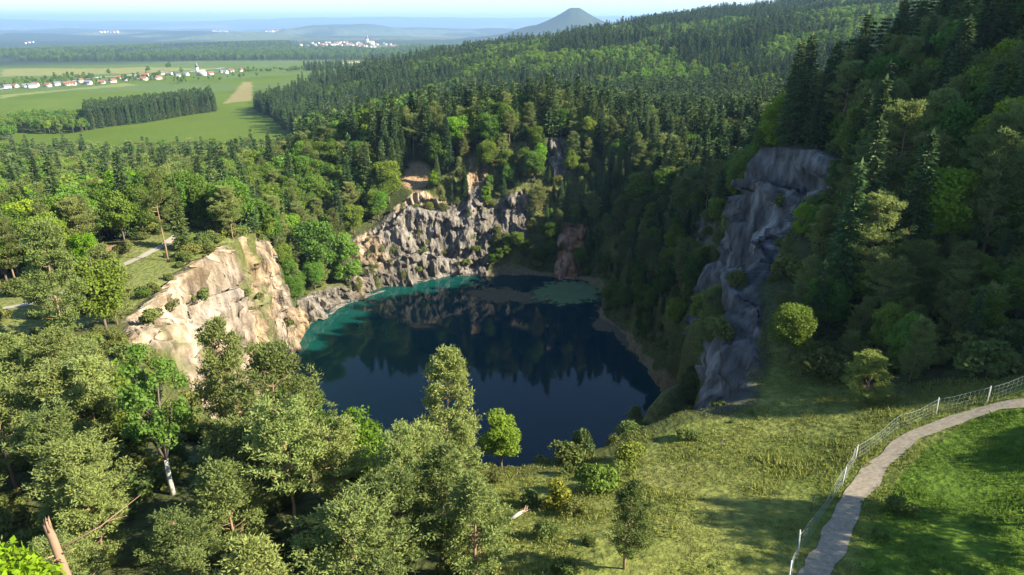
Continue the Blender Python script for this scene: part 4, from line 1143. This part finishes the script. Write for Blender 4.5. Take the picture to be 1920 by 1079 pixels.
for i, q in enumerate(ALL):
    k, x_, y_, z_, H_, zn, px_, py_, d_, off_ = q
    if i not in ind:
        if zn == 4 and off_ and show[i] == 0 and (px_ > 1950) and x_ > 175: continue
        stuffpts[k].append(q); continue
    lab = "%s %s" % (TR[k], ZT[zn][1]); grp = "%ss: %s" % (TR[k], ZT[zn][0])
    tint = None
    if k == 'beech' and _hash(np.array(i), np.array(3), np.array(1), 5) < .11 and zn != 0: tint = (1.45, 1.4, .8); lab = "bright yellow green broadleaf tree " + ZT[zn][1]; grp = lab
    if OWN.get(i): lab = "%s, %s" % (SHORT[k] if not tint else 'broadleaf tree', OWN[i])
    if d_ < 330 or k == 'bush':
        place(k, x_, y_, H_, lab, grp, z=z_, tint=tint, wide=1.3 if zn == 0 and k != 'bush' else 1.1)
    else:
        vi = int(RNG.integers(len(MID[k]))); v = MID[k][vi]
        o = link(KN[k], v[2], None, (x_, y_, z_ - .3)); s = H_ / v[0]; o.scale = (s, s, s); o.rotation_euler = (0, 0, RNG.uniform(0, 6.28))
        if tint: o.color = (*tint, 1)
        tag(o, lab, KC[k], grp)
        MIDOBJ[k].setdefault(vi, o)

# the rest of each kind: one object each, its trees set out as instances of the same meshes
def stuff(k, name, label):
    Q = stuffpts[k]
    if not Q: return
    srcs = []
    P = np.array([(q[1], q[2], q[3] - .3) for q in Q], np.float32)
    H_ = np.array([q[4] for q in Q])
    n = len(P)
    me = bpy.data.meshes.new(name); me.vertices.add(n); me.vertices.foreach_set("co", P.ravel())
    vs = MID[k]
    sca = (H_ / vs[0][0]).astype(np.float32)
    a = me.attributes.new("sca", 'FLOAT', 'POINT'); a.data.foreach_set("value", sca)
    a = me.attributes.new("rot", 'FLOAT', 'POINT'); a.data.foreach_set("value", RNG.uniform(0, 6.28, n).astype(np.float32))
    a = me.attributes.new("idx", 'INT', 'POINT'); a.data.foreach_set("value", RNG.integers(0, len(vs), n).astype(np.int32))
    o = link(name, me); tag(o, label, None, None, 'stuff')
    ng = bpy.data.node_groups.new(name, 'GeometryNodeTree')
    ng.interface.new_socket("Geometry", in_out='INPUT', socket_type='NodeSocketGeometry'); ng.interface.new_socket("Geometry", in_out='OUTPUT', socket_type='NodeSocketGeometry')
    gi = ng.nodes.new("NodeGroupInput"); go = ng.nodes.new("NodeGroupOutput")
    ip = ng.nodes.new("GeometryNodeInstanceOnPoints"); j = ng.nodes.new("GeometryNodeGeometryToInstance")
    for vi in reversed(range(len(vs))):
        so = MIDOBJ[k].get(vi)
        oi = ng.nodes.new("GeometryNodeObjectInfo"); oi.inputs['Object'].default_value = so; oi.transform_space = 'ORIGINAL'
        ng.links.new(oi.outputs['Geometry'], j.inputs[0])
    def attr(nm, typ):
        a = ng.nodes.new("GeometryNodeInputNamedAttribute"); a.data_type = typ; a.inputs[0].default_value = nm; return a.outputs[0]
    m2p = ng.nodes.new("GeometryNodeMeshToPoints")
    ng.links.new(gi.outputs[0], m2p.inputs[0]); ng.links.new(m2p.outputs[0], ip.inputs['Points']); ng.links.new(j.outputs[0], ip.inputs['Instance'])
    ip.inputs['Pick Instance'].default_value = True
    ng.links.new(attr("idx", 'INT'), ip.inputs['Instance Index']); ng.links.new(attr("sca", 'FLOAT'), ip.inputs['Scale'])
    cx = ng.nodes.new("ShaderNodeCombineXYZ"); ng.links.new(attr("rot", 'FLOAT'), cx.inputs[2]); ng.links.new(cx.outputs[0], ip.inputs['Rotation'])
    ng.links.new(ip.outputs[0], go.inputs[0])
    md = o.modifiers.new("scatter", 'NODES'); md.node_group = ng
# bushes: the merged mesh is made from a placed bush's own two meshes
def bush_mid():
    for i in range(3): regm('bush', 2.6, 2.0, shrub(2.6, (2.0, 1.8, 2.2)[i], 8, 50, .3), M_grey, M_bush)
    MIDOBJ['bush'] = {}
bush_mid()
for k in MID:
    for vi in range(len(MID[k])):
        if vi not in MIDOBJ.setdefault(k, {}):   # a source for the instances: one more tree standing among the others
            q = stuffpts[k].pop() if stuffpts[k] else None
            if q is None: continue
            s = q[4] / MID[k][vi][0]
            o = link(KN[k], MID[k][vi][2], None, (q[1], q[2], q[3] - .3)); o.scale = (s, s, s)
            tag(o, "%s %s" % (TR[k], ZT[q[5]][1]), KC[k], "%ss: %s" % (TR[k], ZT[q[5]][0])); MIDOBJ[k][vi] = o
stuff('spruce', "spruce_forest", "dense dark spruce forest covering the ridge and hills")
stuff('beech', "broadleaf_forest", "broadleaf woods mixed through the ridge and hills")
stuff('pine', "pine_forest", "pine woods filling in behind the quarry")
stuff('bush', "undergrowth", "small bushes and undergrowth on the slopes")
print("trees:", {k: (cnt[k], len(stuffpts[k])) for k in LIM})

# ---------------------------------------------------------------- grass blades on the near clearings
def grass(name, poly, n, h, m, label, seedv):
    g = np.random.default_rng(seedv); P = np.array(poly); x0, y0 = P.min(0); x1, y1 = P.max(0)
    x = g.uniform(x0, x1, n); y = g.uniform(max(y0, 22), y1, n)
    k = inpoly(x, y, poly) & (pitu(x, y) > .99)
    if name == "grass": k &= ~inpoly(x, y, P_mead)
    for q in resample(path_pts, .7): k &= np.hypot(x - q[0], y - q[1]) > .95 + .35 * fbm(x / 1.2, y / 1.2, seed=131, oct=2)
    x, y = x[k], y[k]; z = ground(x, y); n = len(x)
    G = Geo(); D = rdir(n, 1.6); hh = h * g.uniform(.3, 1.3, n) * np.clip(.75 + 1.5 * fbm(x / 3.5, y / 3.5, seed=111) + .8 * fbm(x / 11, y / 11, seed=112), .05, 1.9)
    spikes(G, np.stack([x, y, z], 1), D, hh, .022 + hh * .07, 0)
    tag(link(name, G.mesh(name, [m])), label, None, None, 'stuff')
M_dry = leafmat("dry_grass", (.115, .145, .028), (.235, .265, .062), .02, .35)
M_lush = leafmat("lush_grass", (.065, .125, .010), (.150, .215, .030), .02, .35)
grass("grass", [p for p in P_clear], 190000, .34, M_dry, "dry yellow green grass of the near rim", 3)
grass("meadow_grass", P_mead, 130000, .30, M_lush, "lush bright green meadow grass", 4)

# ---------------------------------------------------------------- village, church, distant town
M_wall = simple("white_render", (.55, .53, .48), .9, .5, .06); M_wall2 = simple("cream_render", (.42, .37, .28), .9, .5, .06)
M_red = simple("red_tiles", (.30, .11, .06), .85, 2, .2); M_brown = simple("brown_tiles", (.24, .12, .08), .85, 2, .2); M_slate = simple("grey_roof", (.17, .18, .20), .8, 2, .2)
M_win = simple("window_glass", (.05, .06, .07), .3, 2, .2)
def gable(w_, l_, h0, h1, ov=.5):
    return np.array([(-l_ / 2 - ov, -w_ / 2 - ov, h0), (l_ / 2 + ov, -w_ / 2 - ov, h0), (l_ / 2 + ov, w_ / 2 + ov, h0), (-l_ / 2 - ov, w_ / 2 + ov, h0), (-l_ / 2 - ov, 0, h1), (l_ / 2 + ov, 0, h1)]), [[0, 1, 5, 4], [2, 3, 4, 5], [0, 3, 2, 1]], [[1, 2, 5], [3, 0, 4]]
def house(px, py, l_, w_, h_, rz, rm, wm, label, zz=-6, windows=True, group=None):
    p = at_z(px, py, zz)
    for _ in range(8): p = at_z(px, py, float(ground(p[0], p[1])[0]))
    e = empty("house", p, rz); tag(e, label, "house", group)
    G = Geo(); G.box((0, 0, h_ / 2 - 1), (l_, w_, h_ + 2)); V, Q, T = gable(w_, l_, h_, h_ + w_ * .42, -.02)
    G.add(V, Q[:2], T); link("wall", G.mesh("wall", [wm]), e)
    G = Geo(); V, Q, T = gable(w_, l_, h_ + .06, h_ + w_ * .45, .7); V2 = V.copy(); V2[:, 2] += .35
    G.add(V, Q[:2]); G.add(V2, Q[:2]); G.box((l_ * .2, w_ * .12, h_ + w_ * .42), (.9, .9, 1.8)); link("roof", G.mesh("roof", [rm]), e)
    if windows:
        for sx in (-.3, 0, .3):
            for sgn in (-1, 1):
                G = Geo(); G.box((sx * l_, sgn * (w_ / 2 + .03), h_ * .55), (1.3, .1, 1.5)); link("window", G.mesh("window", [M_win]), e)
VIL = [(18, 168, 's', 'w'), (30, 167, 'r', 'w'), (45, 166, 's', 'w'), (62, 165.5, 's', 'w'), (72, 165, 'b', 'w'), (92, 163, 'r', 'w'), (108, 161, 's', 'w'), (124, 160.5, 'b', 'c'), (138, 160, 'r', 'w'), (152, 158, 'b', 'w'), (168, 158, 's', 'w'),
       (186, 156.5, 'b', 'c'), (206, 155.5, 'r', 'w'), (224, 151, 'r', 'w'), (238, 154, 's', 'w'), (252, 148, 's', 'c'), (266, 152.5, 'r', 'w'), (273, 146, 'R', 'w'), (296, 151, 'b', 'c'), (308, 141, 's', 'c'), (322, 142, 's', 'w'), (338, 146, 's', 'w'),
       (352, 145, 's', 'w'), (398, 143, 'r', 'w'), (416, 138, 's', 'c'), (428, 137.5, 's', 'w'), (440, 136.5, 'b', 'w'), (453, 136.5, 'r', 'w')]
RMN = {'r': (M_red, "red"), 'R': (M_red, "tall red"), 'b': (M_brown, "brown"), 's': (M_slate, "grey")}
NTH = "first second third fourth fifth sixth seventh eighth ninth tenth eleventh twelfth thirteenth fourteenth fifteenth sixteenth seventeenth eighteenth nineteenth twentieth".split()
NTH += ["twenty-" + n for n in NTH[:9]]
for i, (px, py, rc_, wc) in enumerate(VIL):
    big = 1.25 if rc_ == 'R' else 1.0
    py += random.uniform(-3.2, 1.6); px += random.uniform(-6, 6)
    house(px, py, random.uniform(8, 14) * big, random.uniform(6.5, 8.5) * big, random.uniform(3.0, 5.0) * big, random.uniform(-.5, .5) + (0 if i % 3 else 1.2), RMN[rc_][0], M_wall if wc == 'w' else M_wall2,
          "%s house with %s roof, %s from the left in the village row" % ("white" if wc == 'w' else "cream", RMN[rc_][1], NTH[i]), group="houses of the village in the fields")
def church(px, py, s, label):
    p = at_z(px, py, -4)
    for _ in range(8): p = at_z(px, py, float(ground(p[0], p[1])[0]))
    e = empty("church", p, -.35); tag(e, label, "church"); e.scale = (s, s, s)
    G = Geo(); G.box((6, 0, 4), (22, 10, 10)); V, Q, T = gable(10, 22, 9, 14.5, 0); G.add(V + (6, 0, 0), Q[:2], T); link("nave", G.mesh("nave", [M_wall]), e)
    G = Geo(); V, Q, T = gable(10, 22, 9.1, 15.0, .6); G.add(V + (6, 0, 0), Q[:2]); link("roof", G.mesh("roof", [M_wall2]), e)
    G = Geo(); G.box((-8, 0, 10), (6, 6, 22)); t_ = link("tower", G.mesh("tower", [M_wall]), e)
    G = Geo(); b = np.array([(-11.3, -3.3, 21), (-4.7, -3.3, 21), (-4.7, 3.3, 21), (-11.3, 3.3, 21), (-8, 0, 36)]); G.add(b, [[0, 3, 2, 1]], [[0, 1, 4], [1, 2, 4], [2, 3, 4], [3, 0, 4]]); link("spire", G.mesh("spire", [M_slate]), t_)
    for sx in (0, 5, 10, 15):
        for sg in (-1, 1):
            G = Geo(); G.box((sx - 1, sg * 5.03, 5), (1.2, .1, 4)); link("window", G.mesh("window", [M_win]), e)
church(376, 142.5, .8, "white village church with a slender dark spire")
town = []
gr = random.Random(5)
for i in range(62):
    px = gr.gauss(650, 38) if i < 46 else gr.uniform(585, 745)
    town.append((px, gr.uniform(81, 89.5) + .02 * abs(px - 640)))
town += [(400 + 5 * i, 59.5 + (i % 3) * .7) for i in range(6)] + [(500 + 5 * i, 61) for i in range(5)] + [(190 + 6 * i, 62.5) for i in range(6)] + [(55, 81), (62, 80.5), (48, 82.5), (410, 81.5)]
for i, (px, py) in enumerate(town):
    v = (539.5 - py) / FPX; dd = 5600 if py > 75 else 9500
    big = 1.5 if py > 75 else 3.2
    rm = gr.choice([M_red, M_brown, M_slate, M_brown])
    rl = "red" if rm is M_red else "brown" if rm is M_brown else "grey"
    house(px, py, gr.uniform(12, 18) * big, 9 * big, 6 * big, gr.uniform(-1, 1), rm, M_wall, "tiny white house with %s roof in the distant town of the plain" % rl, zz=-70, windows=False, group="tiny %s roofed houses of the distant town" % rl)
church(693, 86, 2.2, "distant town church with white tower far out on the plain")

# ---------------------------------------------------------------- haze
hz_m = bpy.data.materials.new("haze"); hz_m.use_nodes = True; nt = hz_m.node_tree; nt.nodes.clear()
mo = nt.nodes.new("ShaderNodeOutputMaterial"); pv = nt.nodes.new("ShaderNodeVolumePrincipled")
pv.inputs['Color'].default_value = (.42, .66, 1.0, 1); pv.inputs['Density'].default_value = 6.0e-5; pv.inputs['Anisotropy'].default_value = .1
nt.links.new(pv.outputs[0], mo.inputs['Volume'])
G = Geo(); zlo, zhi = -420.0, 540.0
G.box((0, 0, (zlo + zhi) / 2), (170000, 170000, zhi - zlo))
hz = link("haze", G.mesh("haze", [hz_m])); tag(hz, "thin blue haze in the air over the plain", None, None, 'stuff')
